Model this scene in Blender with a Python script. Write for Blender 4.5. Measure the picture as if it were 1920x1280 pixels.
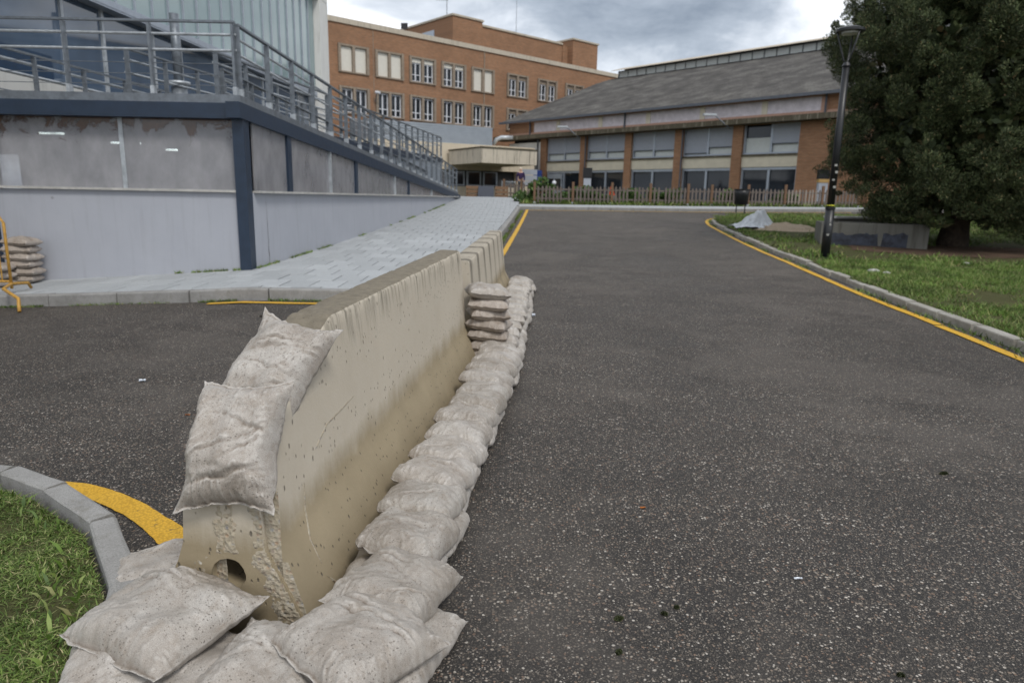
import bpy, bmesh, math, random
import numpy as np
from mathutils import Vector, Matrix, noise as mnoise
from mathutils.geometry import delaunay_2d_cdt

random.seed(7); np.random.seed(7)
S = bpy.context.scene
for o in list(bpy.data.objects): bpy.data.objects.remove(o)
COL = S.collection
RAD = math.radians

# ------------------------------------------------------------------ camera
PITCH, ROLL, CAM_H = RAD(11.83), .02, 1.56
fw = Vector((0, math.cos(PITCH), -math.sin(PITCH)))
u0 = Vector((0, math.sin(PITCH), math.cos(PITCH)))
rt = Vector((1, 0, 0))*math.cos(ROLL) + u0*math.sin(ROLL)
up = u0*math.cos(ROLL) - Vector((1, 0, 0))*math.sin(ROLL)
CAM = Vector((0, 0, CAM_H))
cd = bpy.data.cameras.new('camera'); cam = bpy.data.objects.new('camera', cd); COL.objects.link(cam)
m = Matrix((rt, up, -fw)).transposed().to_4x4(); m.translation = CAM
cam.matrix_world = m
cd.sensor_width = 36; cd.lens = 24; cd.clip_start = .05; cd.clip_end = 3000
cd.dof.use_dof = True; cd.dof.focus_distance = 2.9; cd.dof.aperture_fstop = 3.2
S.camera = cam

# ------------------------------------------------------------------ light
SUN_EL, SUN_AZ = RAD(52), RAD(150)       # azimuth clockwise from +Y
w = bpy.data.worlds.new('World'); S.world = w; w.use_nodes = True
nt = w.node_tree; nt.nodes.clear()
def wn(t, **k):
    n = nt.nodes.new(t)
    for a, b in k.items(): setattr(n, a, b)
    return n
sky = wn('ShaderNodeTexSky', sky_type='NISHITA', sun_disc=False)
sky.sun_elevation = SUN_EL; sky.sun_rotation = SUN_AZ; sky.air_density = 1.2; sky.dust_density = 2
tc = wn('ShaderNodeTexCoord'); sep = wn('ShaderNodeSeparateXYZ'); nt.links.new(tc.outputs['Generated'], sep.inputs[0])
def wmath(op, a, b=None):
    n = wn('ShaderNodeMath', operation=op)
    for i, v in enumerate((a, b)):
        if v is None: continue
        if isinstance(v, (int, float)): n.inputs[i].default_value = v
        else: nt.links.new(v, n.inputs[i])
    return n.outputs[0]
zc = wmath('ADD', wmath('MAXIMUM', sep.outputs[2], 0.0), .30)
comb = wn('ShaderNodeCombineXYZ')
nt.links.new(wmath('DIVIDE', sep.outputs[0], zc), comb.inputs[0]); nt.links.new(wmath('DIVIDE', sep.outputs[1], zc), comb.inputs[1])
def wnoise(scale, detail, rough, off):
    mp = wn('ShaderNodeMapping'); mp.inputs['Location'].default_value = off; nt.links.new(comb.outputs[0], mp.inputs[0])
    n = wn('ShaderNodeTexNoise'); n.inputs['Scale'].default_value = scale; n.inputs['Detail'].default_value = detail; n.inputs['Roughness'].default_value = rough
    n.inputs['Distortion'].default_value = .35
    nt.links.new(mp.outputs[0], n.inputs[0]); return n.outputs['Fac']
n1 = wnoise(1.15, 7, .55, (6.9, 12.4, 0)); n2 = wnoise(3.2, 6, .6, (7.7, 2.2, 1.3))
cl = wmath('ADD', wmath('MULTIPLY', n1, .66), wmath('MULTIPLY', n2, .34))
cr = wn('ShaderNodeValToRGB'); nt.links.new(cl, cr.inputs[0])
e = cr.color_ramp.elements
e[0].position = .30; e[0].color = (.15, .185, .24, 1)
e[1].position = .62; e[1].color = (1, 1, 1, 1)
for p, c in ((.42, (.34, .385, .45, 1)), (.49, (.57, .61, .67, 1)), (.545, (.84, .86, .89, 1))):
    x = e.new(p); x.color = c
sc = wn('ShaderNodeMix', data_type='RGBA', blend_type='MULTIPLY'); sc.inputs[0].default_value = 1
nt.links.new(cr.outputs[0], sc.inputs[6]); sc.inputs[7].default_value = (10.6, 10.6, 10.6, 1)
mx = wn('ShaderNodeMix', data_type='RGBA'); mx.inputs[0].default_value = .93
nt.links.new(sky.outputs[0], mx.inputs[6]); nt.links.new(sc.outputs[2], mx.inputs[7])
bg = wn('ShaderNodeBackground'); bg.inputs[1].default_value = .10; nt.links.new(mx.outputs[2], bg.inputs[0])
wo = wn('ShaderNodeOutputWorld'); nt.links.new(bg.outputs[0], wo.inputs[0])
sd = bpy.data.lights.new('sun', 'SUN'); sun = bpy.data.objects.new('sun', sd); COL.objects.link(sun)
sd.energy = 1.4; sd.angle = RAD(14); sd.color = (1, .96, .9)
sun.rotation_euler = Vector((math.sin(SUN_AZ)*math.cos(SUN_EL), math.cos(SUN_AZ)*math.cos(SUN_EL), math.sin(SUN_EL))).to_track_quat('Z', 'Y').to_euler()
sun.location = (0, -5, 30)
vs = S.view_settings; vs.view_transform = 'Standard'; vs.look = 'None'; vs.gamma = 1; vs.use_curve_mapping = False; vs.exposure = 0.47
S.render.engine = 'CYCLES'

# ------------------------------------------------------------------ helpers
def sm(a, b, x):
    t = min(1, max(0, (x-a)/(b-a))); return t*t*(3-2*t)
def zy(y):
    if y < 8: return .02*y
    if y < 32: return .02*y + .001*(y-8)**2
    return 1.216 + .408*(1-math.exp(-(y-32)/6))
def zt(x, y):
    return zy(y) - .07*min(6, max(0, -(x+3.5)))*sm(4, 9, y)
def ray(px, py): return fw + rt*((px-960)/1280) + up*((640-py)/1280)
def G(px, py, dz=0.):                     # photo pixel -> point on the ground
    d = ray(px, py); t = .5
    while t < 150:
        p = CAM + d*t
        if p.z < zt(p.x, p.y)+dz: break
        t += .01
    return p
def D(px, py, Y):                         # photo pixel -> point at distance Y
    d = ray(px, py); return CAM + d*(Y/d.y)
def nz(x, y, z=0., s=1.): return mnoise.noise(Vector((x*s, y*s, z*s)))
def tag(o, label=None, cat=None, group=None, kind=None):
    if label: o['label'] = label
    if cat: o['category'] = cat
    if group: o['group'] = group
    if kind: o['kind'] = kind
    return o
def empty(name, loc, label, cat, group=None, rz=0):
    o = bpy.data.objects.new(name, None); o.empty_display_size = .2; COL.objects.link(o)
    o.location = loc; o.rotation_euler.z = rz
    return tag(o, label, cat, group)
def link(name, me, mat=None, parent=None, loc=None, rot=None):
    if mat is not None and not me.materials: me.materials.append(mat)
    o = bpy.data.objects.new(name, me); COL.objects.link(o)
    if parent: o.parent = parent
    if loc is not None: o.location = loc
    if rot is not None: o.rotation_euler = rot
    return o
class MB:
    def __init__(s): s.v = []; s.f = []
    def add(s, vs, fs):
        b = len(s.v); s.v += [tuple(v) for v in vs]; s.f += [tuple(i+b for i in f) for f in fs]; return s
    def box(s, x0, x1, y0, y1, z0, z1):
        return s.add([(x, y, z) for z in (z0, z1) for y in (y0, y1) for x in (x0, x1)],
            [(0, 2, 3, 1), (4, 5, 7, 6), (0, 1, 5, 4), (2, 6, 7, 3), (0, 4, 6, 2), (1, 3, 7, 5)])
    def obox(s, c, ax, ay, az):           # centre + three half-axes
        c, ax, ay, az = Vector(c), Vector(ax), Vector(ay), Vector(az)
        return s.add([c+ax*i+ay*j+az*k for k in (-1, 1) for j in (-1, 1) for i in (-1, 1)],
            [(0, 2, 3, 1), (4, 5, 7, 6), (0, 1, 5, 4), (2, 6, 7, 3), (0, 4, 6, 2), (1, 3, 7, 5)])
    def bar(s, p, q, w, h):               # rectangular bar between two points
        p, q = Vector(p), Vector(q); d = (q-p); L = d.length; d /= L
        sd_ = d.cross(Vector((0, 0, 1)))
        if sd_.length < 1e-3: sd_ = Vector((1, 0, 0))
        sd_.normalize(); u = sd_.cross(d)
        return s.obox((p+q)/2, d*(L/2), sd_*(w/2), u*(h/2))
    def tube(s, p, q, r, n=8, r2=None):
        p, q = Vector(p), Vector(q); d = (q-p).normalized(); r2 = r if r2 is None else r2
        a = d.orthogonal().normalized(); b = d.cross(a)
        vs = []
        for c, rr in ((p, r), (q, r2)):
            for i in range(n):
                t = 2*math.pi*i/n; vs.append(c+a*(rr*math.cos(t))+b*(rr*math.sin(t)))
        return s.add(vs, [(i, (i+1) % n, n+(i+1) % n, n+i) for i in range(n)]+[tuple(range(n-1, -1, -1)), tuple(range(n, 2*n))])
    def path(s, pts, r, n=8):
        pts = [Vector(p) for p in pts]; rings = []
        ref = (pts[1]-pts[0]).normalized().orthogonal().normalized()
        for i, p in enumerate(pts):
            d = (pts[min(i+1, len(pts)-1)]-pts[max(i-1, 0)]).normalized()
            a = (ref-d*ref.dot(d)).normalized(); ref = a; b = d.cross(a)
            rr = r[i] if isinstance(r, (list, tuple)) else r
            rings.append([p+a*(rr*math.cos(2*math.pi*k/n))+b*(rr*math.sin(2*math.pi*k/n)) for k in range(n)])
        vs = [v for rg in rings for v in rg]
        fs = [(i*n+k, i*n+(k+1) % n, (i+1)*n+(k+1) % n, (i+1)*n+k) for i in range(len(pts)-1) for k in range(n)]
        fs += [tuple(range(n-1, -1, -1)), tuple(range((len(pts)-1)*n, len(pts)*n))]
        return s.add(vs, fs)
    def prism(s, poly, z0, z1):
        n = len(poly)
        return s.add([(x, y, z0) for x, y in poly]+[(x, y, z1) for x, y in poly],
            [tuple(range(n-1, -1, -1)), tuple(range(n, 2*n))]+[(i, (i+1) % n, n+(i+1) % n, n+i) for i in range(n)])
    def mesh(s, name, smooth=False, off=(0, 0, 0)):
        me = bpy.data.meshes.new(name)
        ox, oy, oz = off
        me.from_pydata([(v[0]-ox, v[1]-oy, v[2]-oz) for v in s.v], [], s.f); me.update()
        bm = bmesh.new(); bm.from_mesh(me); bmesh.ops.recalc_face_normals(bm, faces=bm.faces); bm.to_mesh(me); bm.free()
        if smooth: me.polygons.foreach_set('use_smooth', [True]*len(me.polygons))
        return me
    def build(s, name, mat, parent=None, smooth=False):
        off = parent.location if parent else (0, 0, 0)
        if parent and parent.parent: off = parent.location + parent.parent.location
        return link(name, s.mesh(name, smooth, off), mat, parent)
def bevel(o, wdt=.01, seg=2):
    b = o.modifiers.new('bevel', 'BEVEL'); b.width = wdt; b.segments = seg; b.limit_method = 'ANGLE'; return o
def sheet(name, boundary, step, zf, mat, jitter=.2):
    """closed boundary filled with an even triangulated surface following zf(x, y)"""
    bx = [p[0] for p in boundary]; by = [p[1] for p in boundary]
    bd = []
    for i in range(len(boundary)):
        a, b = Vector(boundary[i][:2]), Vector(boundary[(i+1) % len(boundary)][:2])
        k = max(1, int((b-a).length/step))
        bd += [a.lerp(b, j/k) for j in range(k)]
    vs = list(bd); n = len(bd)
    def inside(x, y):
        c = False; j = n-1
        for i in range(n):
            if (bd[i].y > y) != (bd[j].y > y) and x < (bd[j].x-bd[i].x)*(y-bd[i].y)/(bd[j].y-bd[i].y)+bd[i].x: c = not c
            j = i
        return c
    y = min(by)+step/2
    while y < max(by):
        x = min(bx)+step/2
        while x < max(bx):
            px, py = x+random.uniform(-jitter, jitter)*step, y+random.uniform(-jitter, jitter)*step
            if inside(px, py) and min((Vector((px, py))-b).length_squared for b in bd) > (.35*step)**2: vs.append(Vector((px, py)))
            x += step
        y += step
    r = delaunay_2d_cdt(vs, [(i, (i+1) % n) for i in range(n)], [tuple(range(n))], 1, 1e-5)
    me = bpy.data.meshes.new(name)
    me.from_pydata([(p.x, p.y, zf(p.x, p.y)) for p in r[0]], [], r[2]); me.update()
    bm = bmesh.new(); bm.from_mesh(me)
    for f in bm.faces:
        if f.normal.z < 0: f.normal_flip()
        f.smooth = True
    bm.to_mesh(me); bm.free()
    return link(name, me, mat)
def interp(tab, z):
    for (a, ra), (b, rb) in zip(tab, tab[1:]):
        if a <= z <= b: return ra+(rb-ra)*(z-a)/(b-a)
    return tab[-1][1] if z > tab[-1][0] else tab[0][1]
def copy_tree(o, parent=None):
    c = o.copy(); COL.objects.link(c); c.parent = parent
    for ch in o.children: copy_tree(ch, c)
    return c
ORD = ['first', 'second', 'third', 'fourth', 'fifth', 'sixth', 'seventh', 'eighth', 'ninth', 'tenth', 'eleventh', 'twelfth', 'thirteenth', 'fourteenth', 'fifteenth', 'sixteenth', 'seventeenth', 'eighteenth', 'nineteenth', 'twentieth']

# ------------------------------------------------------------------ materials
class NT:
    def __init__(s, name):
        s.m = bpy.data.materials.new(name); s.m.use_nodes = True; s.t = s.m.node_tree
        s.b = s.t.nodes['Principled BSDF']; s.out = s.t.nodes['Material Output']
        s.tc = None
    def n(s, t, ins=None, **k):
        x = s.t.nodes.new(t)
        for a, b in k.items(): setattr(x, a, b)
        for a, b in (ins or {}).items(): s.set(x.inputs[a], b)
        return x
    def set(s, sock, v):
        if isinstance(v, bpy.types.NodeSocket): s.t.links.new(v, sock)
        elif isinstance(v, (tuple, list)) and sock.type == 'RGBA' and len(v) == 3: sock.default_value = (*v, 1)
        else: sock.default_value = v
    def co(s, kind='Object'):
        if not s.tc: s.tc = s.n('ShaderNodeTexCoord')
        return s.tc.outputs[kind]
    def pos(s): return s.n('ShaderNodeNewGeometry').outputs['Position']
    def map(s, vec, scale=(1, 1, 1), loc=(0, 0, 0), rot=(0, 0, 0)):
        return s.n('ShaderNodeMapping', {0: vec, 1: loc, 2: rot, 3: scale}).outputs[0]
    def noise(s, vec, scale, detail=4, rough=.55, dist=0):
        return s.n('ShaderNodeTexNoise', {'Vector': vec, 'Scale': scale, 'Detail': detail, 'Roughness': rough, 'Distortion': dist}).outputs['Fac']
    def vor(s, vec, scale, feature='F1', rnd=1):
        return s.n('ShaderNodeTexVoronoi', {'Vector': vec, 'Scale': scale, 'Randomness': rnd}, feature=feature)
    def ramp(s, fac, stops, interp='LINEAR'):
        r = s.n('ShaderNodeValToRGB', {0: fac}); r.color_ramp.interpolation = interp
        el = r.color_ramp.elements
        while len(el) < len(stops): el.new(.5)
        for x, (p, c) in zip(el, stops):
            x.position = p; x.color = (c, c, c, 1) if isinstance(c, (int, float)) else (*c, 1)
        return r.outputs[0]
    def mix(s, f, a, b, blend='MIX'):
        return s.n('ShaderNodeMix', {0: f, 6: a, 7: b}, data_type='RGBA', blend_type=blend).outputs[2]
    def math(s, op, a, b=0., c=None):
        i = {0: a, 1: b}
        if c is not None: i[2] = c
        return s.n('ShaderNodeMath', i, operation=op).outputs[0]
    def xyz(s, vec): return s.n('ShaderNodeSeparateXYZ', {0: vec}).outputs
    def bump(s, h, strength=.3, dist=.01, normal=None):
        i = {'Height': h, 'Strength': strength, 'Distance': dist}
        if normal is not None: i['Normal'] = normal
        return s.n('ShaderNodeBump', i).outputs[0]
    def rnd(s): return s.n('ShaderNodeObjectInfo').outputs['Random']
    def fin(s, col=None, rough=None, normal=None, metal=None, spec=None):
        for k, v in (('Base Color', col), ('Roughness', rough), ('Normal', normal), ('Metallic', metal), ('Specular IOR Level', spec)):
            if v is not None: s.set(s.b.inputs[k], v)
        return s.m
def plain(name, col, rough=.6, metal=0, var=.18, scale=6, bump=.1, spec=.4):
    t = NT(name); c = t.pos(); n = t.noise(c, scale, 5, .6)
    k = t.ramp(n, [(.3, 1-var), (.7, 1+var)])
    return t.fin(t.mix(1, col, k, 'MULTIPLY'), t.math('MULTIPLY_ADD', n, .25, rough-.12), t.bump(t.noise(c, scale*12, 4), bump, .004), metal, spec)

def m_asphalt():
    t = NT('asphalt'); c = t.pos()
    big = t.noise(c, .55, 6, .6, .4); med = t.noise(c, 2.2, 5, .6)
    wv = t.n('ShaderNodeVectorMath', {0: c, 1: t.n('ShaderNodeVectorMath', {0: t.n('ShaderNodeTexNoise', {'Vector': c, 'Scale': 40.}).outputs['Color'], 'Scale': .012}, operation='SCALE').outputs[0]}, operation='ADD').outputs[0]
    v1 = t.vor(wv, 76); v2 = t.vor(wv, 145)
    hs = t.n('ShaderNodeSeparateColor', {0: v1.outputs['Color']}).outputs[2]
    stone = t.ramp(t.math('ADD', v1.outputs['Distance'], t.math('MULTIPLY', hs, .22)), [(.40, 1), (.58, 0)])
    stone2 = t.ramp(v2.outputs['Distance'], [(.36, 1), (.56, 0)])
    hue = t.n('ShaderNodeSeparateColor', {0: v1.outputs['Color']}).outputs
    hue2 = t.n('ShaderNodeSeparateColor', {0: v2.outputs['Color']}).outputs
    stc = t.ramp(hue[0], [(0, (.038, .034, .031)), (.4, (.08, .071, .062)), (.66, (.165, .142, .118)), (.78, (.18, .12, .088)), (.9, (.30, .265, .225)), (1, (.52, .49, .45))])
    stc2 = t.ramp(hue2[1], [(0, (.026, .024, .023)), (.6, (.075, .067, .059)), (.9, (.16, .14, .12)), (1, (.40, .37, .33))])
    binder = t.mix(med, (.017, .016, .016), (.030, .028, .026))
    col = t.mix(stone2, binder, stc2); col = t.mix(stone, col, stc)
    worn = t.ramp(t.math('ADD', t.math('MULTIPLY', big, .7), t.math('MULTIPLY', med, .3)), [(.49, 0), (.58, 1)])
    fines = t.mix(t.noise(c, 260, 2), (.064, .057, .051), (.11, .10, .09))
    col = t.mix(t.math('MULTIPLY', worn, .42), col, fines)
    col = t.mix(1, col, t.ramp(t.noise(c, .25, 4, .5), [(.3, .88), (.7, 1.15)]), 'MULTIPLY')
    col = t.mix(1, col, (1.03, 1.0, .965), 'MULTIPLY')
    dk_ = t.ramp(t.noise(c, 1.1, 5, .6, .6), [(.36, .86), (.52, 1)])
    col = t.mix(1, col, dk_, 'MULTIPLY')
    h = t.math('ADD', t.math('MULTIPLY', stone, .7), t.math('MULTIPLY', stone2, .5))
    h = t.math('MULTIPLY', h, t.math('SUBTRACT', 1, t.math('MULTIPLY', worn, .7)))
    return t.fin(col, t.ramp(big, [(.3, .62), (.7, .82)]), t.bump(h, .9, .005), spec=.35)
def m_barrier(name, bands=False):
    t = NT(name); c = t.co(); x, y, z = t.xyz(c)
    base = t.mix(t.noise(c, 3, 5, .6), (.42, .37, .295), (.515, .46, .375))
    base = t.mix(t.ramp(t.noise(c, 14, 4), [(.35, 0), (.75, .4)]), base, (.50, .46, .39))
    # ochre splash zone on the flared foot
    zn = t.math('ADD', z, t.math('MULTIPLY', t.math('SUBTRACT', t.noise(t.map(c, (1, 1, .35)), 6, 6, .7), .5), .20))
    foot = t.ramp(zn, [(.33, 1), (.45, 0)])
    col = t.mix(t.math('MULTIPLY', foot, .88), base, t.mix(t.noise(c, 4, 5), (.19, .15, .085), (.34, .275, .175)))
    # dark run-off streaks from the top edge
    sv = t.map(c, (9, 9, .5))
    st = t.noise(sv, 2.6, 8, .72, .3)
    top = t.ramp(t.math('ADD', z, t.math('MULTIPLY', t.math('SUBTRACT', t.noise(t.map(c, (3, 3, .4)), 1.5, 3), .5), .5)), [(.80, 0), (1.03, 1)])
    streak = t.math('MULTIPLY', t.ramp(st, [(.47, 0), (.62, 1)]), top)
    col = t.mix(t.math('MULTIPLY', streak, .8), col, (.085, .08, .06))
    nrm = t.xyz(t.n('ShaderNodeNewGeometry').outputs['True Normal'])
    flat = t.ramp(nrm[2], [(.55, 0), (.85, 1)])
    flat = t.math('MULTIPLY', flat, t.ramp(z, [(.6, 0), (.75, 1)]))
    moss = t.mix(t.noise(c, 16, 6, .7), (.05, .042, .03), (.28, .24, .175))
    col = t.mix(t.math('MULTIPLY', flat, .9 if not bands else .3), col, moss)
    # blow-holes
    pv = t.vor(t.map(c, (1, 1, .5)), 42); pc = t.n('ShaderNodeSeparateColor', {0: pv.outputs['Color']}).outputs[0]
    pit = t.math('MULTIPLY', t.ramp(pv.outputs['Distance'], [(.10, 1), (.19, 0)]), t.ramp(pc, [(.5, 0), (.55, 1)]))
    pv2 = t.vor(t.map(c, (1, 1, .45)), 22); pc2 = t.n('ShaderNodeSeparateColor', {0: pv2.outputs['Color']}).outputs[1]
    pit2 = t.math('MULTIPLY', t.ramp(pv2.outputs['Distance'], [(.06, 1), (.13, 0)]), t.ramp(pc2, [(.6, 0), (.64, 1)]))
    pit = t.math('MAXIMUM', pit, pit2)
    col = t.mix(t.math('MULTIPLY', pit, .75), col, (.09, .08, .065))
    if bands:
        yy = t.math('ADD', y, t.math('MULTIPLY', t.noise(c, 6, 3), .06))
        s_ = t.math('SINE', t.math('MULTIPLY', yy, 2*math.pi/.62))
        band = t.ramp(t.math('MULTIPLY_ADD', s_, .5, .5), [(.74, 0), (.9, 1)])
        band = t.math('MULTIPLY', band, t.ramp(z, [(.15, .15), (.8, .75)]))
        col = t.mix(t.math('MULTIPLY', band, t.ramp(t.noise(sv, 1.5, 4), [(.3, .5), (.6, 1)])), col, (.07, .06, .045))
    h = t.math('SUBTRACT', t.math('MULTIPLY', t.noise(c, 60, 6, .7), .35), t.math('MULTIPLY', pit, 1.0))
    h = t.math('ADD', h, t.math('MULTIPLY', flat, t.math('MULTIPLY', t.noise(c, 38, 6, .75), 2.2)))
    return t.fin(col, .8, t.bump(h, .8, .006), spec=.3)
def m_rubble():
    t = NT('broken_concrete'); c = t.co(); v = t.vor(c, 65); k = t.n('ShaderNodeSeparateColor', {0: v.outputs['Color']}).outputs[0]
    agg = t.ramp(k, [(0, (.26, .22, .16)), (.55, (.46, .40, .31)), (.8, (.34, .22, .14)), (.9, (.22, .23, .25)), (1, (.60, .56, .48))])
    col = t.mix(t.ramp(v.outputs['Distance'], [(.2, .8), (.55, .15)]), t.mix(t.noise(c, 30, 5), (.30, .26, .19), (.48, .43, .34)), agg)
    return t.fin(col, .9, t.bump(t.math('ADD', v.outputs['Distance'], t.noise(c, 120, 4)), .8, .006), spec=.2)
def m_bag(name='sandbag_plastic', tint=(1, 1, 1)):
    t = NT(name); c0 = t.co(); r = t.rnd()
    c = t.n('ShaderNodeVectorMath', {0: c0, 1: t.n('ShaderNodeCombineXYZ', {0: t.math('MULTIPLY', r, 37.), 1: t.math('MULTIPLY', r, 91.), 2: 0.}).outputs[0]}, operation='ADD').outputs[0]
    n1 = t.noise(c, 4, 8, .72, .6); n2 = t.noise(c, 19, 6, .7, .4)
    rid = t.n('ShaderNodeTexNoise', {'Vector': t.map(c, (1, 1.7, 1)), 'Scale': 13., 'Detail': 4., 'Roughness': .5, 'Distortion': .9}, noise_type='RIDGED_MULTIFRACTAL').outputs['Fac']
    rid2 = t.n('ShaderNodeTexNoise', {'Vector': t.map(c, (2.2, 1, 1), rot=(0, 0, .6)), 'Scale': 24., 'Detail': 3., 'Roughness': .5, 'Distortion': .7}, noise_type='RIDGED_MULTIFRACTAL').outputs['Fac']
    gr = t.noise(c, 420, 3, .6)
    col = t.ramp(n1, [(.32, (.325, .295, .265)), (.44, (.40, .372, .345)), (.55, (.465, .445, .425)), (.68, (.55, .54, .53))])
    col = t.mix(t.ramp(n2, [(.52, 0), (.68, .55)]), col, (.30, .255, .21))
    col = t.mix(t.ramp(rid, [(.7, 0), (1.4, .35)]), col, (.62, .605, .60))
    speck = t.vor(t.map(c, (1, 1.5, 1)), 105); k = t.n('ShaderNodeSeparateColor', {0: speck.outputs['Color']}).outputs[0]
    dots = t.math('MULTIPLY', t.ramp(speck.outputs['Distance'], [(.14, 1), (.30, 0)]), t.ramp(k, [(.5, 0), (.55, 1)]))
    dots = t.math('MULTIPLY', dots, t.ramp(t.noise(c, 5, 3), [(.38, 0), (.52, 1)]))
    col = t.mix(t.math('MULTIPLY', dots, .8), col, (.11, .09, .07))
    col = t.mix(1, col, t.ramp(gr, [(.28, .60), (.72, 1.32)]), 'MULTIPLY')
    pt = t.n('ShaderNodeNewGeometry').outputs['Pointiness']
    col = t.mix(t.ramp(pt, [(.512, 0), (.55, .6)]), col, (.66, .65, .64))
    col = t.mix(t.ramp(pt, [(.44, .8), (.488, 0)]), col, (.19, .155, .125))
    col = t.mix(1, col, t.ramp(r, [(0, (.86, .85, .83)), (1, (1.05, 1.05, 1.05))]), 'MULTIPLY')
    col = t.mix(1, col, tint, 'MULTIPLY')
    ox, oy, oz = t.xyz(c0)
    me_ = t.ramp(t.math('ABSOLUTE', oy), [(.07, 0), (.17, 1)]); ms_ = t.ramp(t.math('ABSOLUTE', ox), [(.08, 0), (.16, 1)])
    w1 = t.noise(t.map(c, (34, 6, 10)), 1.1, 3, .5, .8); w2 = t.noise(t.map(c, (6, 34, 10)), 1.1, 3, .5, .8)
    h = t.math('ADD', t.math('MULTIPLY', t.math('MULTIPLY', w1, me_), .55), t.math('MULTIPLY', t.math('MULTIPLY', w2, ms_), .5))
    h = t.math('ADD', h, t.math('MULTIPLY', rid, .10)); h = t.math('ADD', h, t.math('MULTIPLY', rid2, .05))
    h = t.math('ADD', h, t.math('MULTIPLY', gr, .17)); h = t.math('SUBTRACT', h, t.math('MULTIPLY', dots, .34))
    return t.fin(col, t.ramp(n2, [(.3, .38), (.7, .6)]), t.bump(h, .75, .010), spec=.5)
def m_brick(name, c1, c2, mortar, ux, uy):
    t = NT(name); p = t.pos(); x, y, z = t.xyz(p)
    s_ = t.math('ADD', t.math('MULTIPLY', x, ux), t.math('MULTIPLY', y, uy))
    v = t.n('ShaderNodeCombineXYZ', {0: s_, 1: z, 2: 0.}).outputs[0]
    b = t.n('ShaderNodeTexBrick', {'Vector': v, 'Color1': (*c1, 1), 'Color2': (*c2, 1), 'Mortar': (*mortar, 1), 'Scale': 1., 'Mortar Size': .008, 'Bias': -.1, 'Brick Width': .25, 'Row Height': .07})
    big = t.noise(v, .35, 5, .6)
    col = t.mix(1, b.outputs[0], t.ramp(big, [(.3, .86), (.7, 1.12)]), 'MULTIPLY')
    row = t.noise(t.map(v, (.4, 14, 1)), 1, 2)
    col = t.mix(1, col, t.ramp(row, [(.3, .88), (.7, 1.1)]), 'MULTIPLY')
    return t.fin(col, .85, t.bump(b.outputs['Fac'], -.4, .01), spec=.25)
def m_glass(name, col, rough=.06, spec=.6, var=.3):
    t = NT(name); n = t.noise(t.pos(), .8, 3)
    return t.fin(t.mix(n, [q*(1-var) for q in col], [q*(1+var) for q in col]), rough, t.bump(t.noise(t.pos(), .7, 1), .03, .05), spec=spec)
def m_pane():
    t = NT('dirty_glazing'); p = t.pos(); x, y, z = t.xyz(p)
    dirt = t.noise(t.map(p, (1.6, 1.6, .9)), 2, 6, .6, .1)
    col = t.mix(dirt, (.30, .297, .315), (.40, .397, .415))
    rz = t.math('SUBTRACT', 2.70, z)
    rn = t.math('SUBTRACT', t.noise(t.map(p, (1.1, 1.1, 1.2), (3.4, 0, 0)), 2.0, 6, .65, .5), t.math('MULTIPLY', rz, .55))
    rust = t.math('MULTIPLY', t.ramp(rn, [(.40, 0), (.46, 1)]), t.math('LESS_THAN', x, -4.4))
    col = t.mix(t.math('MULTIPLY', rust, .92), col, t.mix(t.noise(p, 18, 4), (.035, .018, .010), (.13, .06, .028)))
    t.fin(col, .14, spec=.7)
    tr = t.n('ShaderNodeBsdfTransparent'); tr.inputs[0].default_value = (.82, .85, .88, 1)
    f = t.math('MAXIMUM', t.ramp(dirt, [(.25, .48), (.75, .80)]), rust)
    ms = t.n('ShaderNodeMixShader', {0: f, 1: tr.outputs[0], 2: t.b.outputs[0]})
    t.t.links.new(ms.outputs[0], t.out.inputs[0]); return t.m
def m_plaster(name, a, b, stain=(.12, .12, .12), amount=.35):
    t = NT(name); p = t.pos(); n = t.noise(p, 1.6, 6, .6); v = t.noise(t.map(p, (6, 6, .5)), 1.5, 5, .6)
    col = t.mix(n, a, b); col = t.mix(t.ramp(v, [(.52, 0), (.75, amount)]), col, stain)
    sp = t.vor(p, 2.3); k = t.n('ShaderNodeSeparateColor', {0: sp.outputs['Color']}).outputs[0]
    chip = t.math('MULTIPLY', t.ramp(sp.outputs['Distance'], [(.05, 1), (.08, 0)]), t.ramp(k, [(.7, 0), (.72, 1)]))
    col = t.mix(t.math('MULTIPLY', chip, .7), col, stain)
    return t.fin(col, .75, t.bump(t.noise(p, 40, 5, .6), .25, .006), spec=.3)
def m_leaf(name, stops, rough=.6):
    t = NT(name); r = t.n('ShaderNodeNewGeometry').outputs['Random Per Island']
    n = t.noise(t.pos(), 2.0, 3)
    col = t.ramp(r, stops); col = t.mix(1, col, t.ramp(n, [(.32, .6), (.68, 1.4)]), 'MULTIPLY')
    return t.fin(col, rough, spec=.25)
def m_soil(name, a, b, sc=3):
    t = NT(name); p = t.pos(); n = t.noise(p, sc, 7, .65); g = t.noise(p, 70, 4, .7)
    return t.fin(t.mix(1, t.mix(n, a, b), t.ramp(g, [(.3, .7), (.7, 1.3)]), 'MULTIPLY'), .95, t.bump(g, .8, .02), spec=.15)
def m_paint():
    t = NT('yellow_road_paint'); p = t.pos(); n = t.noise(p, 35, 6, .7); g = t.vor(p, 85); b = t.noise(p, 5, 4)
    col = t.mix(b, (.60, .33, .025), (.66, .40, .05))
    wear = t.math('ADD', t.math('MULTIPLY', n, .7), t.math('MULTIPLY', b, .3))
    col = t.mix(t.ramp(wear, [(.57, 0), (.63, .8)]), col, (.10, .08, .045))
    col = t.mix(1, col, t.ramp(g.outputs['Distance'], [(.2, 1.05), (.7, .75)]), 'MULTIPLY')
    return t.fin(col, .7, t.bump(t.math('SUBTRACT', 1, g.outputs['Distance']), .5, .004), spec=.3)
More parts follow.
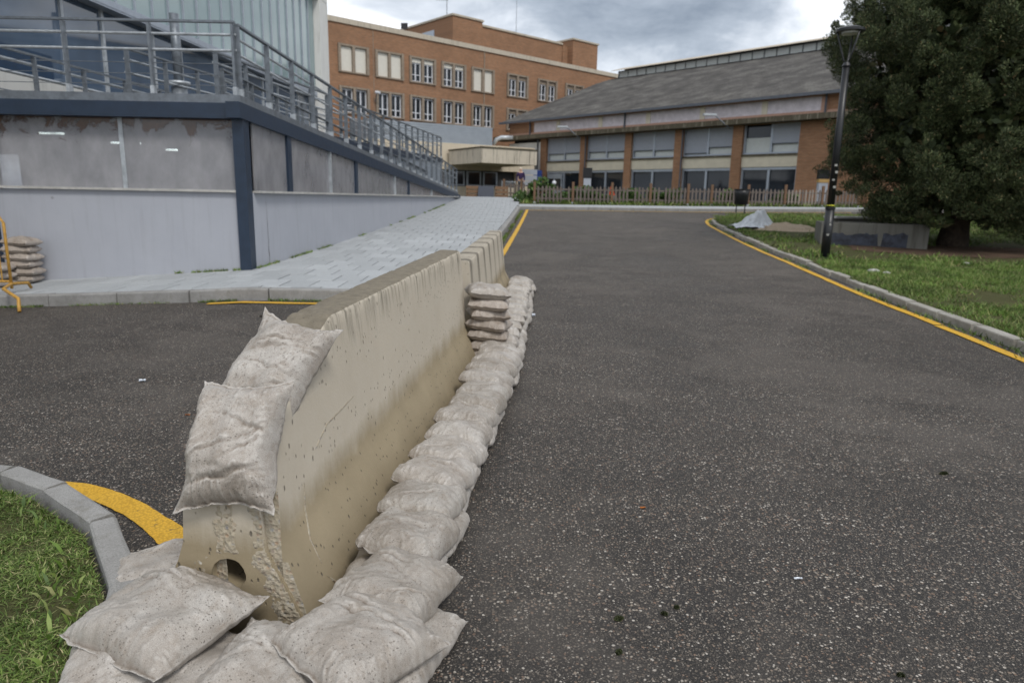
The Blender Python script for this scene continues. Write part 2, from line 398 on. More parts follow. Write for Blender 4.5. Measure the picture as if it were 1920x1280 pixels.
def m_corr():
    t = NT('corrugated_roof'); p = t.pos(); n = t.noise(p, .8, 7, .7); f = t.noise(t.map(p, (1, 1, 3)), 3.5, 5, .6)
    col = t.ramp(n, [(.3, (.045, .043, .042)), (.5, (.08, .076, .072)), (.7, (.145, .14, .13))])
    col = t.mix(t.ramp(f, [(.55, 0), (.75, .6)]), col, (.05, .05, .04))
    return t.fin(col, .9, spec=.2)
def m_emit(name, col, s):
    t = NT(name); t.set(t.b.inputs['Emission Color'], col); t.set(t.b.inputs['Emission Strength'], s); return t.fin(col, .4)

def m_kerb(name, a, b):
    t = NT(name); p = t.pos(); n = t.noise(p, 3.5, 8, .72, .4); g = t.noise(p, 160, 4, .7); v = t.vor(p, 120); k = t.n('ShaderNodeSeparateColor', {0: v.outputs['Color']}).outputs[0]
    col = t.mix(t.ramp(n, [(.3, 0), (.7, 1)]), a, b); col = t.mix(1, col, t.ramp(g, [(.3, .72), (.7, 1.22)]), 'MULTIPLY')
    pit = t.math('MULTIPLY', t.ramp(v.outputs['Distance'], [(.12, 1), (.24, 0)]), t.ramp(k, [(.7, 0), (.74, 1)]))
    col = t.mix(t.math('MULTIPLY', pit, .6), col, (.08, .075, .065)); col = t.mix(t.ramp(t.noise(p, 9, 6, .7), [(.56, 0), (.72, .5)]), col, (.13, .12, .09))
    return t.fin(col, .9, t.bump(t.math('SUBTRACT', g, pit), .6, .004), spec=.2)
def m_slab():
    t = NT('paving_concrete'); p = t.pos(); r = t.rnd(); n = t.noise(p, 1.4, 6, .65); g = t.noise(p, 55, 4, .7)
    col = t.mix(n, (.30, .315, .325), (.42, .435, .445)); col = t.mix(1, col, t.ramp(r, [(0, .88), (1, 1.08)]), 'MULTIPLY'); col = t.mix(1, col, t.ramp(g, [(.3, .85), (.7, 1.12)]), 'MULTIPLY')
    return t.fin(col, .75, t.bump(g, .35, .004), spec=.35)
M = dict(
    asphalt=m_asphalt(), barrier=m_barrier('weathered_concrete'), barrier2=m_barrier('banded_concrete', True), rubble=m_rubble(), bag=m_bag('sandbag_plastic', (.84, .81, .77)), bag2=m_bag('shaded_brown_sandbag_plastic', (.80, .73, .67)),  # bag2: browner copy for the stacks, their shade put into the tint
    paint=m_paint(), pane=m_pane(), corr=m_corr(),
    slab=m_slab(), joint=plain('joint_sand', (.075, .072, .06), .9, var=.3),
    kerb=m_kerb('kerb_concrete', (.215, .21, .20), (.32, .315, .305)), kerb_old=m_kerb('old_kerb_concrete', (.24, .225, .195), (.40, .385, .35)),
    soil=m_soil('damp_soil', (.05, .034, .024), (.125, .082, .056)), turf=m_soil('turf_floor', (.04, .052, .016), (.095, .085, .04), 1.2), sand=m_soil('dumped_sand', (.30, .23, .16), (.42, .34, .25)),
    field=m_soil('open_ground', (.06, .065, .035), (.11, .10, .06), .3),
    wallgrey=m_plaster('grey_render', (.33, .345, .39), (.41, .425, .465), (.22, .22, .23), .22), wallwhite=m_plaster('white_render', (.62, .62, .60), (.72, .72, .70), (.3, .3, .28)),
    cream=m_plaster('cream_render', (.52, .45, .34), (.60, .53, .42), (.2, .17, .13)), streaky=m_plaster('streaked_concrete', (.46, .41, .33), (.56, .51, .43), (.07, .065, .055), .95),
    ledge=plain('stone_ledge', (.42, .41, .39), .7, var=.25), bluesteel=plain('blue_painted_steel', (.016, .030, .056), .45, var=.15, spec=.5), galv=plain('galvanised_steel', (.17, .19, .215), .42, .35, var=.25, scale=9),
    galv_light=plain('pale_galvanised_steel', (.42, .45, .48), .4, .35, var=.25, scale=9),
    brick=m_brick('brown_brick', (.235, .122, .066), (.315, .163, .088), (.23, .165, .12), .747, .665), brick2=m_brick('orange_brick', (.275, .14, .075), (.35, .182, .10), (.26, .19, .135), -.686, .728),
    stone=m_plaster('parapet_stone', (.40, .35, .28), (.50, .45, .37), (.13, .11, .09), .6), winframe=plain('window_surround', (.24, .195, .15), .8, var=.25), white=plain('white_window_paint', (.62, .64, .68), .5, var=.05),
    glass=m_glass('dark_window_glass', (.016, .020, .026)), teal=m_glass('teal_glass', (.24, .325, .335), .08, .8, .25), blueglass=m_glass('blue_glass', (.075, .11, .165), .04, 1.0, .55),
    alu=plain('aluminium', (.36, .40, .46), .4, .3, var=.1), shutter=plain('grey_shutter', (.36, .39, .45), .6, var=.06), blind=plain('cream_blind', (.60, .58, .52), .7, var=.05), blindw=plain('pale_blind', (.52, .55, .54), .7, var=.06),
    lilac=plain('lilac_wall_panel', (.58, .54, .57), .7, var=.16, scale=3), pinkband=plain('salmon_band', (.44, .27, .20), .8, var=.12), creamband=plain('cream_spandrel', (.60, .55, .44), .8, var=.1, scale=2),
    cornice=m_plaster('mossy_cornice', (.05, .043, .028), (.10, .085, .058), (.30, .28, .22), .8), gutter=plain('grey_gutter', (.09, .10, .12), .6), clad=plain('grey_cladding', (.24, .275, .32), .5, var=.08, scale=2),
    black=plain('black_paint', (.010, .011, .013), .4, var=.2, spec=.5), lampglass=plain('lamp_lens', (.55, .56, .52), .3, var=.05), wood=plain('weathered_pickets', (.135, .112, .098), .85, var=.3, scale=20), palewood=plain('pale_pickets', (.24, .205, .175), .85, var=.25, scale=20), post=plain('brown_fence_post', (.155, .092, .055), .8, var=.25, scale=12),
    bark=plain('bark', (.06, .045, .033), .95, var=.5, scale=12, bump=.9), conifer=m_leaf('conifer_leaves', [(0, (.022, .032, .013)), (.5, (.046, .064, .026)), (.85, (.105, .13, .054)), (.97, (.125, .12, .06)), (1, (.22, .16, .08))]),
    conifer2=m_leaf('conifer_leaves_pale', [(0, (.045, .06, .03)), (.6, (.10, .125, .062)), (1, (.17, .18, .10))]),
    grass=m_leaf('grass_blades', [(0, (.045, .085, .016)), (.45, (.095, .155, .028)), (.75, (.16, .215, .055)), (.9, (.23, .25, .10)), (1, (.34, .30, .16))], .5),
    grassdry=m_leaf('verge_blades', [(0, (.055, .105, .018)), (.5, (.115, .20, .034)), (.78, (.17, .225, .06)), (1, (.29, .24, .12))], .55), shrub=m_leaf('shrub_leaves', [(0, (.035, .07, .018)), (.6, (.075, .14, .035)), (1, (.14, .20, .07))]),
    moss=m_leaf('moss', [(0, (.020, .026, .012)), (1, (.075, .085, .038))]), plastic=plain('plastic_sheet', (.50, .52, .54), .4, var=.15, scale=8, spec=.5), planter=m_plaster('planter_concrete', (.10, .098, .085), (.18, .174, .155), (.05, .046, .033), .8),
    tar=plain('dark_coating', (.035, .04, .055), .7, var=.6, scale=7), yellow=plain('yellow_steel', (.45, .25, .05), .5, var=.3, scale=25), paper=plain('white_paper', (.70, .74, .80), .6, var=.03), orange=plain('orange_leaf', (.34, .11, .02), .7), signblue=plain('blue_sign', (.012, .04, .20), .4), deepblue=plain('deep_blue_panel', (.012, .035, .075), .4), signyellow=plain('sign_yellow', (.70, .50, .05), .5),
    dark=plain('dark_interior', (.05, .052, .056), .8), tube=m_emit('fluorescent_tube', (.92, 1, .90), 4.), roomwall=plain('room_wall', (.45, .46, .48), .8, var=.1), skin=plain('skin', (.50, .30, .21), .6, var=.05), purple=plain('purple_cloth', (.03, .016, .06), .9, var=.2), hair=plain('light_hair', (.55, .50, .42), .7), tan=plain('sign_tan', (.42, .27, .10), .6, var=.1), woodbox=plain('brown_timber', (.20, .12, .07), .8, var=.3, scale=10), slate=plain('dark_board', (.035, .042, .06), .6, var=.2), red=plain('orange_plastic', (.65, .10, .03), .5),
    tape=plain('yellow_tape', (.55, .55, .05), .5), sticker=plain('white_sticker', (.28, .28, .26), .6))

# ------------------------------------------------------------------ ground, road
def grid_sheet(name, xs, ys, zf, mat):
    nx = len(xs); me = bpy.data.meshes.new(name)
    me.from_pydata([(x, y, zf(x, y)) for y in ys for x in xs], [], [(j*nx+i, j*nx+i+1, (j+1)*nx+i+1, (j+1)*nx+i) for j in range(len(ys)-1) for i in range(nx-1)])
    me.polygons.foreach_set('use_smooth', [True]*len(me.polygons)); me.update()
    return link(name, me, mat)
def lin(a, b, n): return [a+(b-a)*i/n for i in range(n+1)]
g = grid_sheet('ground', [-900, -300, -100, -50]+lin(-30, 30, 60)+[45, 80, 150, 400, 900], [-200, -60, -20]+lin(-6, 60, 66)+[80, 120, 250, 600, 1500], lambda x, y: zt(x, max(-6, y))-.08, M['field'])
tag(g, kind='structure')
def zroad(x, y): return zt(x, y) + .006*nz(x, y, 0, .7)
rd = sheet('road', [(-20, -5), (22, -5), (22, 29), (24, 33.2), (15.4, 32.2), (8.5, 30.75), (.35, 30.1), (-.6, 10), (-.8, 9.2), (-20, 10.2)], .5, zroad, M['asphalt'], .05)
tag(rd, kind='structure')

def polyline(pts, step):
    pts = [Vector(p) for p in pts]; out = []
    for i in range(len(pts)-1):
        p0, p1, p2, p3 = pts[max(i-1, 0)], pts[i], pts[i+1], pts[min(i+2, len(pts)-1)]
        for k in range(12):
            t = k/12
            out.append(.5*((2*p1)+(p2-p0)*t+(2*p0-5*p1+4*p2-p3)*t*t+(3*p1-p0-3*p2+p3)*t**3))
    out.append(pts[-1])
    L = [0]
    for a, b in zip(out, out[1:]): L.append(L[-1]+(b-a).length)
    n = max(1, round(L[-1]/step)); res = []; j = 0
    for i in range(n+1):
        d = L[-1]*i/n
        while j < len(L)-2 and L[j+1] < d: j += 1
        res.append(out[j].lerp(out[j+1], (d-L[j])/max(1e-9, L[j+1]-L[j])))
    return res
def offset(pts, d):
    r = []
    for i, p in enumerate(pts):
        t = (pts[min(i+1, len(pts)-1)]-pts[max(i-1, 0)]).normalized(); r.append(p+Vector((-t.y, t.x))*d)
    return r
def marking(name, pts, wdt, label, jag=.006, dz=.0055):
    """painted line that follows the road, slightly ragged edges"""
    a, b = offset(pts, wdt/2), offset(pts, -wdt/2); mb = MB(); vs = []
    for i, (p, q) in enumerate(zip(a, b)):
        for r_ in (p, q):
            x, y = r_.x+random.uniform(-jag, jag), r_.y+random.uniform(-jag, jag)
            vs.append((x, y, zroad(x, y)+dz+.004))
    mb.add(vs, [(2*i, 2*i+1, 2*i+3, 2*i+2) for i in range(len(pts)-1)])
    return tag(mb.build(name, M['paint']), label, 'road marking', 'yellow road markings')
def kerb_run(root, pts, wdt, top, depth, mat, gap=.012, wob=.006, name='kerb_stone', skip=(), sub=3):
    """one stone between each pair of points; pts = road-side edge, stones extend to the left of travel"""
    for i in range(len(pts)-1):
        if i in skip: continue
        a, b = pts[i], pts[i+1]; d = (b-a).normalized(); n = Vector((-d.y, d.x))
        a2, b2 = a+d*gap/2, b-d*gap/2
        dz = random.uniform(-wob, wob); lean = random.uniform(-wob, wob); r = .018
        prof = [(0, -depth), (0, top-r), (r*.3, top-r*.3), (r, top), (wdt-r*.5, top), (wdt, top-r*.5), (wdt, -depth)]
        vs = []; k = len(prof)
        for j in range(sub+1):
            p = a2.lerp(b2, j/sub); jx = random.uniform(-.002, .002)
            for o_, z_ in prof:
                q = p+n*(o_+lean+jx)
                zz = (zt(q.x, q.y)+z_+dz+random.uniform(-.002, .002))
                vs.append((q.x, q.y, zz))
        fs = [(j*k+c, j*k+c+1, (j+1)*k+c+1, (j+1)*k+c) for j in range(sub) for c in range(k-1)]
        fs += [tuple(range(k)), tuple(range(sub*k+k-1, sub*k-1, -1))]
        MB().add(vs, fs).build(name, mat, root)

# ---- right kerb (curving round the island) and its yellow line
RY = [(4.70, 4.6), (4.93, 6.44), (5.06, 7.6), (5.18, 8.8), (5.30, 10.2), (5.52, 12.1), (5.75, 14.0), (5.95, 16.2), (6.25, 19.2), (6.60, 22.3), (6.92, 24.8), (7.6, 27.0), (9.2, 28.6), (12, 29.4), (18, 30.0)]
ry = polyline(RY, .25)
i0 = min(range(len(ry)), key=lambda i: abs(ry[i].y-8.15))
iend = min(range(len(ry)), key=lambda i: (ry[i]-Vector((8.4, 28.0))).length)
marking('edge_line', ry[:i0+1], .115, 'yellow edge line beside the right kerb, stretch nearest the camera')
marking('edge_line', [p+Vector((.03, .05)) for p in ry[i0:iend]], .115, 'long yellow edge line curving along the right kerb to the far bend')
rk = offset(polyline(RY, .78), -.20)
rk = [p for p in rk]
kr = tag(bpy.data.objects.new('kerb_right', None), kind='structure'); COL.objects.link(kr)
for i, p in enumerate(rk): rk[i] = p+Vector((random.uniform(-.02, .02), 0))
kerb_run(kr, list(reversed(rk)), .14, .10, .12, M['kerb_old'], gap=.05, wob=.018)

# ---- left pavement: base bed, slabs, kerbs
PL = (Vector((-.87, 8.92)), Vector((.25, 30.0)))           # kerb edge along the road
FL = [Vector((-9.5, 9.80)), Vector((-7.1, 9.38)), Vector((-5.1, 9.05)), Vector((-4.0, 8.92)), Vector((-1.1, 8.92))]
PZ = .15
def zp(x, y): return zt(x, y)+PZ
bed = sheet('pavement_left', [(-9.5, 9.95), (-7.1, 9.53), (-5.1, 9.2), (-4, 9.07), (-1.1, 9.07), (-.98, 9.25), (.1, 30), (.3, 31.5), (-.2, 37.5), (-4, 37.5), (-4.6, 12), (-9.5, 12)], .6, lambda x, y: zp(x, y)-.035, M['joint'], .05)
tag(bed, kind='structure')
def clip(poly, p, n):
    out = []
    for i in range(len(poly)):
        a, b = poly[i], poly[(i+1) % len(poly)]; da, db = (a-p).dot(n), (b-p).dot(n)
        if da >= 0: out.append(a)
        if da*db < 0: out.append(a+(b-a)*(da/(da-db)))
    return out
halves = []
d = (PL[1]-PL[0]).normalized(); nrm = Vector((-d.y, d.x)); halves.append((PL[0]+nrm*.165, nrm))
for a, b in ((FL[0], FL[2]), (FL[2], FL[3]), (FL[3], FL[4])):
    d = (b-a).normalized(); nrm = Vector((-d.y, d.x)); halves.append((a+nrm*.165, nrm))
SW, SD = .40, .60
slab_me = {}
def slab_mesh(k):
    mb = MB(); t = .009
    x, y = SW/2-t, SD/2-t; c = .006
    mb.add([(-x, -y, -.03), (x, -y, -.03), (x, y, -.03), (-x, y, -.03), (-x, -y, -c), (x, -y, -c), (x, y, -c), (-x, y, -c), (-x+c, -y+c, 0), (x-c, -y+c, 0), (x-c, y-c, 0), (-x+c, y-c, 0)],
        [(0, 1, 5, 4), (1, 2, 6, 5), (2, 3, 7, 6), (3, 0, 4, 7), (4, 5, 9, 8), (5, 6, 10, 9), (6, 7, 11, 10), (7, 4, 8, 11), (8, 9, 10, 11)])
    return mb.mesh('paving_slab')
full = slab_mesh(0); full.materials.append(M['slab'])
cand = []
row = 0; yaw = .05
y = 8.9
while y < 37.4:
    x = -9.6+(row % 2)*SW*.5+random.uniform(-.02, .02)
    while x < 1.2:
        cx, cy = x, y
        wx = -4.45+(cy-11.3)*.0664
        if not (cy > 11.6 and cx < wx-.35) and not (cy > 30.5 and cx > .2+(cy-30)*.02): cand.append((cx, cy))
        x += SW
    y += SD; row += 1
far_mb = MB(); count = 0
for cx, cy in cand:
    poly = [Vector((cx-SW/2, cy-SD/2)), Vector((cx+SW/2, cy-SD/2)), Vector((cx+SW/2, cy+SD/2)), Vector((cx-SW/2, cy+SD/2))]
    q = poly
    for p, n in halves:
        if q: q = clip(q, p, n)
    if len(q) < 3: continue
    area = abs(sum(q[i].x*q[(i+1) % len(q)].y-q[(i+1) % len(q)].x*q[i].y for i in range(len(q))))/2
    if area < .012: continue
    gx = (zp(cx+.2, cy)-zp(cx-.2, cy))/.4; gy = (zp(cx, cy+.2)-zp(cx, cy-.2))/.4
    lift = random.uniform(-.003, .003)
    X, Y = cx/cy*1280+960, cy
    if cy < 18.2 and count < 300 and X > -80:
        rot = (math.atan(gy)+random.uniform(-.004, .004), -math.atan(gx)+random.uniform(-.004, .004), 0)
        if area > SW*SD*.99:
            o = link('paving_slab', full, None, bed, (cx, cy, zp(cx, cy)+lift), rot)
        else:
            ctr = sum(q, Vector((0, 0)))/len(q); q2 = [(p-ctr)*.97 for p in q]
            mb = MB().prism([(p.x, p.y) for p in q2], -.03, 0)
            o = link('paving_slab', mb.mesh('paving_slab'), M['slab'], bed, (ctr.x, ctr.y, zp(ctr.x, ctr.y)+lift), rot)
        count += 1
    else:
        ctr = sum(q, Vector((0, 0)))/len(q); q2 = [ctr+(p-ctr)*.965 for p in q]
        n = len(q2)
        far_mb.add([(p.x, p.y, zp(p.x, p.y)+lift) for p in q2]+[(p.x, p.y, zp(p.x, p.y)-.03) for p in q2], [tuple(range(n))]+[(i, (i+1) % n, n+(i+1) % n, n+i) for i in range(n)])
tag(far_mb.build('distant_paving_slabs', M['slab'], bed), kind='stuff')
kl = tag(bpy.data.objects.new('kerb_left', None), kind='structure'); COL.objects.link(kl)
front = polyline([FL[0], FL[1], FL[2], FL[3], FL[4]], 1.0)
kerb_run(kl, front+[Vector((-.93, 9.02)), Vector((-.87, 9.2))], .15, .155, .12, M['kerb'], gap=.02)
side = [PL[0]+Vector((.015, .28))+(PL[1]-PL[0])*(i/21*.987) for i in range(22)]
kerb_run(kl, side, .15, .155, .12, M['kerb'], gap=.014)
ly = [PL[0]+(PL[1]-PL[0])*(.10+.9*i/60)+Vector((.30, 0)) for i in range(61)]
marking('edge_line', ly, .115, 'yellow edge line running straight away along the left pavement')
marking('edge_line', [Vector((x, 8.72+.012*math.sin(x*3))) for x in lin(-3.95, -1.0, 20)], .11, 'short yellow edge line under the kerb behind the near barrier')

# ---- far pavement strip and kerb at the head of the road
FK = polyline([(.22, 30.15), (4.4, 30.55), (8.5, 30.95), (15.4, 32.3), (24, 34)], 1.0)
kf = tag(bpy.data.objects.new('kerb_far', None), kind='structure'); COL.objects.link(kf)
kerb_run(kf, FK, .15, .13, .12, M['kerb'], gap=.014, sub=1)
fp = sheet('pavement_far', [tuple(p) for p in offset(FK, .155)]+[tuple(p) for p in reversed(offset(FK, 1.35))], .6, lambda x, y: zt(x, y)+.128, M['slab'], .05); tag(fp, kind='structure')
marking('edge_line', offset(polyline([(.35, 30.0), (4.4, 30.4), (8.5, 30.8), (15.4, 32.15)], .5), -.22), .10, 'thin yellow edge line across the far head of the road')
gb = sheet('grass_bed_far', [tuple(p) for p in offset(FK, 1.37)]+[(26, 44), (12, 47), (0, 50), (-2, 46), (-.3, 38)], 1.2, lambda x, y: zt(x, y)+.13, M['turf'], .2); tag(gb, kind='structure')

# ---- right verge
def zv(x, y): return zt(x, y)+.085+.05*sm(5.4, 8, x)+.02*nz(x, y, 3, .9)+.012*nz(x, y, 5, 3)
vb = [tuple(p) for p in offset(rk, -.12)]
verge = sheet('verge_right', vb+[(18, 29.6), (24, 29.6), (24, 4.6)], .32, zv, M['turf'], .3); tag(verge, kind='structure')
soil_b = [(10.9+2.9*math.cos(a)*(1+.18*nz(math.cos(a)*2, math.sin(a)*2, 3)), 16.4+1.35*math.sin(a)*(1+.25*nz(math.cos(a)*3, math.sin(a)*3, 8))) for a in lin(0, 2*math.pi*35/36, 35)]
tag(sheet('bare_soil', soil_b, .2, lambda x, y: zv(x, y)+.008+.01*nz(x, y, 2, 4), M['soil'], .3), kind='structure')
# ---- left corner lawn with its kerb
LK = [Vector(p) for p in ((-3.05, 3.28), (-2.52, 3.20), (-2.19, 3.03), (-1.78, 2.72), (-1.44, 2.26), (-1.34, 1.80), (-1.34, 1.2), (-1.34, .4))]
kc = tag(bpy.data.objects.new('kerb_corner', None), kind='structure'); COL.objects.link(kc)
LKr = offset(LK, .075)
LKr = [Vector(p) for p in ((-3.1, 3.33), (-2.50, 3.265), (-2.13, 3.075), (-1.715, 2.765), (-1.345, 2.28), (-1.17, 1.86), (-1.05, 1.4), (-1.0, .4))]
kerb_run(kc, list(reversed(LKr)), .105, .12, .10, M['kerb'], gap=.034, wob=.007)
def zl(x, y): return zt(x, y)+.072+.03*nz(x, y, 1, 2.2)+.012*nz(x, y, 8, 8)
lawn = sheet('lawn_corner', [(-3.1, 3.18), (-2.55, 3.12), (-2.22, 2.96), (-1.81, 2.68), (-1.46, 2.22), (-1.29, 1.82), (-1.16, 1.38), (-1.1, .2), (-6, .2), (-6, 3.3)], .12, zl, M['turf'], .3); tag(lawn, kind='structure')
# fat yellow corner marking
out_ = [(107, 905), (170, 910), (240, 932), (305, 968), (352, 1012)]
inn_ = [(150, 932), (195, 950), (245, 976), (288, 1014), (318, 1062)]
def dens(px):
    p = [Vector(G(*q)[:2]) for q in px]; p.append(p[-1]+Vector((.08, -.45))); return polyline(p, .03)
a, b = dens(out_), dens(inn_); n = min(len(a), len(b), 60)
vs = []
for i in range(n):
    for r_ in (a[int(i*(len(a)-1)/(n-1))], b[int(i*(len(b)-1)/(n-1))]):
        x, y = r_.x+random.uniform(-.0025, .0025), r_.y+random.uniform(-.0025, .0025); vs.append((x, y, zroad(x, y)+.0065))
tag(MB().add(vs, [(2*i, 2*i+1, 2*i+3, 2*i+2) for i in range(n-1)]).build('edge_line', M['paint']), 'wide yellow painted curve beside the lawn corner kerb', 'road marking', 'yellow road markings')

# ---- grass blades
def blades(name, pts, hgt, wid, mat, lean=.6, label='', seg=2, cat='grass'):
    n = len(pts); P_ = np.array(pts); a = np.random.rand(n)*2*np.pi; h = hgt*(.5+np.random.rand(n)); w_ = wid*(.6+.8*np.random.rand(n))
    sx, sy = np.cos(a)*w_/2, np.sin(a)*w_/2; b_ = np.random.rand(n)*2*np.pi; ln = lean*h*(.3+np.random.rand(n))
    lx, ly_ = np.cos(b_)*ln, np.sin(b_)*ln
    if seg == 1:
        V = np.empty((n, 3, 3)); V[:, 0] = P_-np.stack([sx, sy, 0*sx], 1); V[:, 1] = P_+np.stack([sx, sy, 0*sx], 1); V[:, 2] = P_+np.stack([lx, ly_, h], 1); k = 3
        F = np.arange(n*3).reshape(n, 3); loops = F.ravel(); starts = np.arange(n)*3; tot = np.full(n, 3)
    else:
        V = np.empty((n, 5, 3)); s_ = np.stack([sx, sy, 0*sx], 1); mid = P_+np.stack([lx*.35, ly_*.35, h*.62], 1)
        V[:, 0] = P_-s_*.8; V[:, 1] = P_+s_*.8; V[:, 2] = mid+s_; V[:, 3] = mid-s_; V[:, 4] = P_+np.stack([lx, ly_, h*(.8+.3*np.random.rand(n))], 1)
        b0 = np.arange(n)[:, None]*5; loops = np.concatenate([b0+[0, 1, 2, 3], b0+[3, 2, 4]], 1).ravel()
        starts = (np.arange(n)[:, None]*7+[0, 4]).ravel(); tot = np.tile([4, 3], n)
    me = bpy.data.meshes.new(name); V = V.reshape(-1, 3)
    me.vertices.add(len(V)); me.vertices.foreach_set('co', V.ravel().astype(np.float32))
    me.loops.add(len(loops)); me.loops.foreach_set('vertex_index', loops.astype(np.int32))
    me.polygons.add(len(starts)); me.polygons.foreach_set('loop_start', starts.astype(np.int32)); me.polygons.foreach_set('loop_total', tot.astype(np.int32))
    me.update(calc_edges=True); me.validate()
    o = link(name, me, mat); return tag(o, label, cat, kind='stuff')
def in_poly(x, y, P_):
    c = False; j = len(P_)-1
    for i in range(len(P_)):
        if (P_[i][1] > y) != (P_[j][1] > y) and x < (P_[j][0]-P_[i][0])*(y-P_[i][1])/(P_[j][1]-P_[i][1])+P_[i][0]: c = not c
        j = i
    return c
LP = [(-3.3, 3.22), (-2.55, 3.13), (-2.22, 2.96), (-1.81, 2.68), (-1.46, 2.22), (-1.29, 1.82), (-1.2, 1.5), (-1.2, 1.1), (-3.3, 1.1)]
pts = []
while len(pts) < 70000:
    x, y = random.uniform(-3.3, -1.2), random.uniform(1.1, 3.2)
    if in_poly(x, y, LP) and nz(x, y, 2, 4)+.35*nz(x, y, 7, 13) > random.uniform(-.5, .12): pts.append((x, y, zl(x, y)-.002))
blades('lawn_grass', pts, .0125, .0036, M['grass'], 2.6, 'short green grass on the corner lawn beside the kerb')
pts = []
while len(pts) < 130:                                       # taller weeds along the kerb
    k = random.random(); i = random.randrange(2, 6); p = LK[i].lerp(LK[i-1], random.random())+Vector((-.06-.16*random.random()**2, -.06-.05*random.random()))
    if nz(p.x, p.y, 4, 3) > -.1: pts.append((p.x, p.y, zl(p.x, p.y)))
blades('kerb_weeds', pts, .045, .011, M['grass'], .9, 'taller leafy weeds along the corner kerb')
def verge_pts(n, y0, y1, x1, near):
    r = []
    while len(r) < n:
        y = y0+(y1-y0)*random.random()**near; x = random.uniform(5.1, x1)
        i = min(range(0, len(rk), 2), key=lambda i: abs(rk[i].y-y))
        if x < rk[i].x+.14 or x > .80*y+1.2: continue
        bare = math.exp(-(((x-10.9)/3.2)**2+((y-16.3)/1.7)**2))*2.0+math.exp(-(((x-8.3)/1.5)**2+((y-21.5)/1.6)**2))*1.2
        if 1.3*nz(x, y, 6, .8)+.7*nz(x, y, 2, 2.6)+.55-bare > random.uniform(-.25, .4): r.append((x, y, zv(x, y)-.005))
    return r
blades('verge_grass', verge_pts(90000, 5.5, 14, 12, 1.2), .06, .011, M['grassdry'], 1.1, 'patchy grass on the right verge', 1)
blades('verge_grass', verge_pts(45000, 13, 29, 22, 1.1), .08, .022, M['grassdry'], 1.0, 'grass at the back of the right verge round the tree', 1)
pts = []
for i in range(2600):
    p = rk[random.randrange(len(rk)//2+8)]+Vector((random.gauss(-.05, .05), random.uniform(-.4, .4)))
    if nz(p.x, p.y, 9, 1.3) > .08: pts.append((p.x, p.y, zroad(p.x, p.y)))
blades('gutter_weeds', pts, .05, .014, M['grassdry'], 1.1, 'small weeds growing in the gutter of the right kerb', 1)
pts = []
for i in range(2500):
    x = random.uniform(-7.5, -1.2); yb = 9.0+max(0, -x-4)*.15
    if nz(x, 0, 9, 1.7) > -.15: pts.append((x, yb-.10+random.gauss(0, .02), zroad(x, yb-.1)))
blades('gutter_weeds', pts, .03, .012, M['grassdry'], 1.1, 'thin line of weeds at the foot of the left pavement kerb', 1)
pts = []
for i in range(2600):
    y = random.uniform(11.3, 30); x = -4.3+.0664*(y-11.25)+.02+abs(random.gauss(0, .03))
    if nz(y, 3, 9, 1.1) > .02: pts.append((x, y, zp(x, y)))
for i in range(1100):
    x = random.uniform(-8, -4.4)
    if nz(x, 3, 9, 1.4)+.6*nz(x, 3, 1, 7) > .22: pts.append((x, 11.2-abs(random.gauss(0, .02)), zp(x, 11.2)))
for i in range(2600):
    y = random.uniform(13, 30); x = -.87+1.12*(y-8.92)/21.08+.03+abs(random.gauss(0, .05))
    if nz(y, 5, 9, .6) > -.1: pts.append((x, y, zroad(x, y)))
blades('wall_weeds', pts, .04, .016, M['grassdry'], 1.0, 'weeds in the joint at the foot of the grey ramp wall', 1)
pts = []
for i in range(5200):
    x = random.uniform(.3, 22); yb = 31.9+max(0, x-4)*.09+max(0, x-8)*.06; y = yb+.1+abs(random.gauss(0, .9)); pts.append((x, y, zt(x, y)+.13))
blades('fence_grass', pts, .16, .05, M['grass'], .8, 'grass strip along the foot of the picket fence', 1)

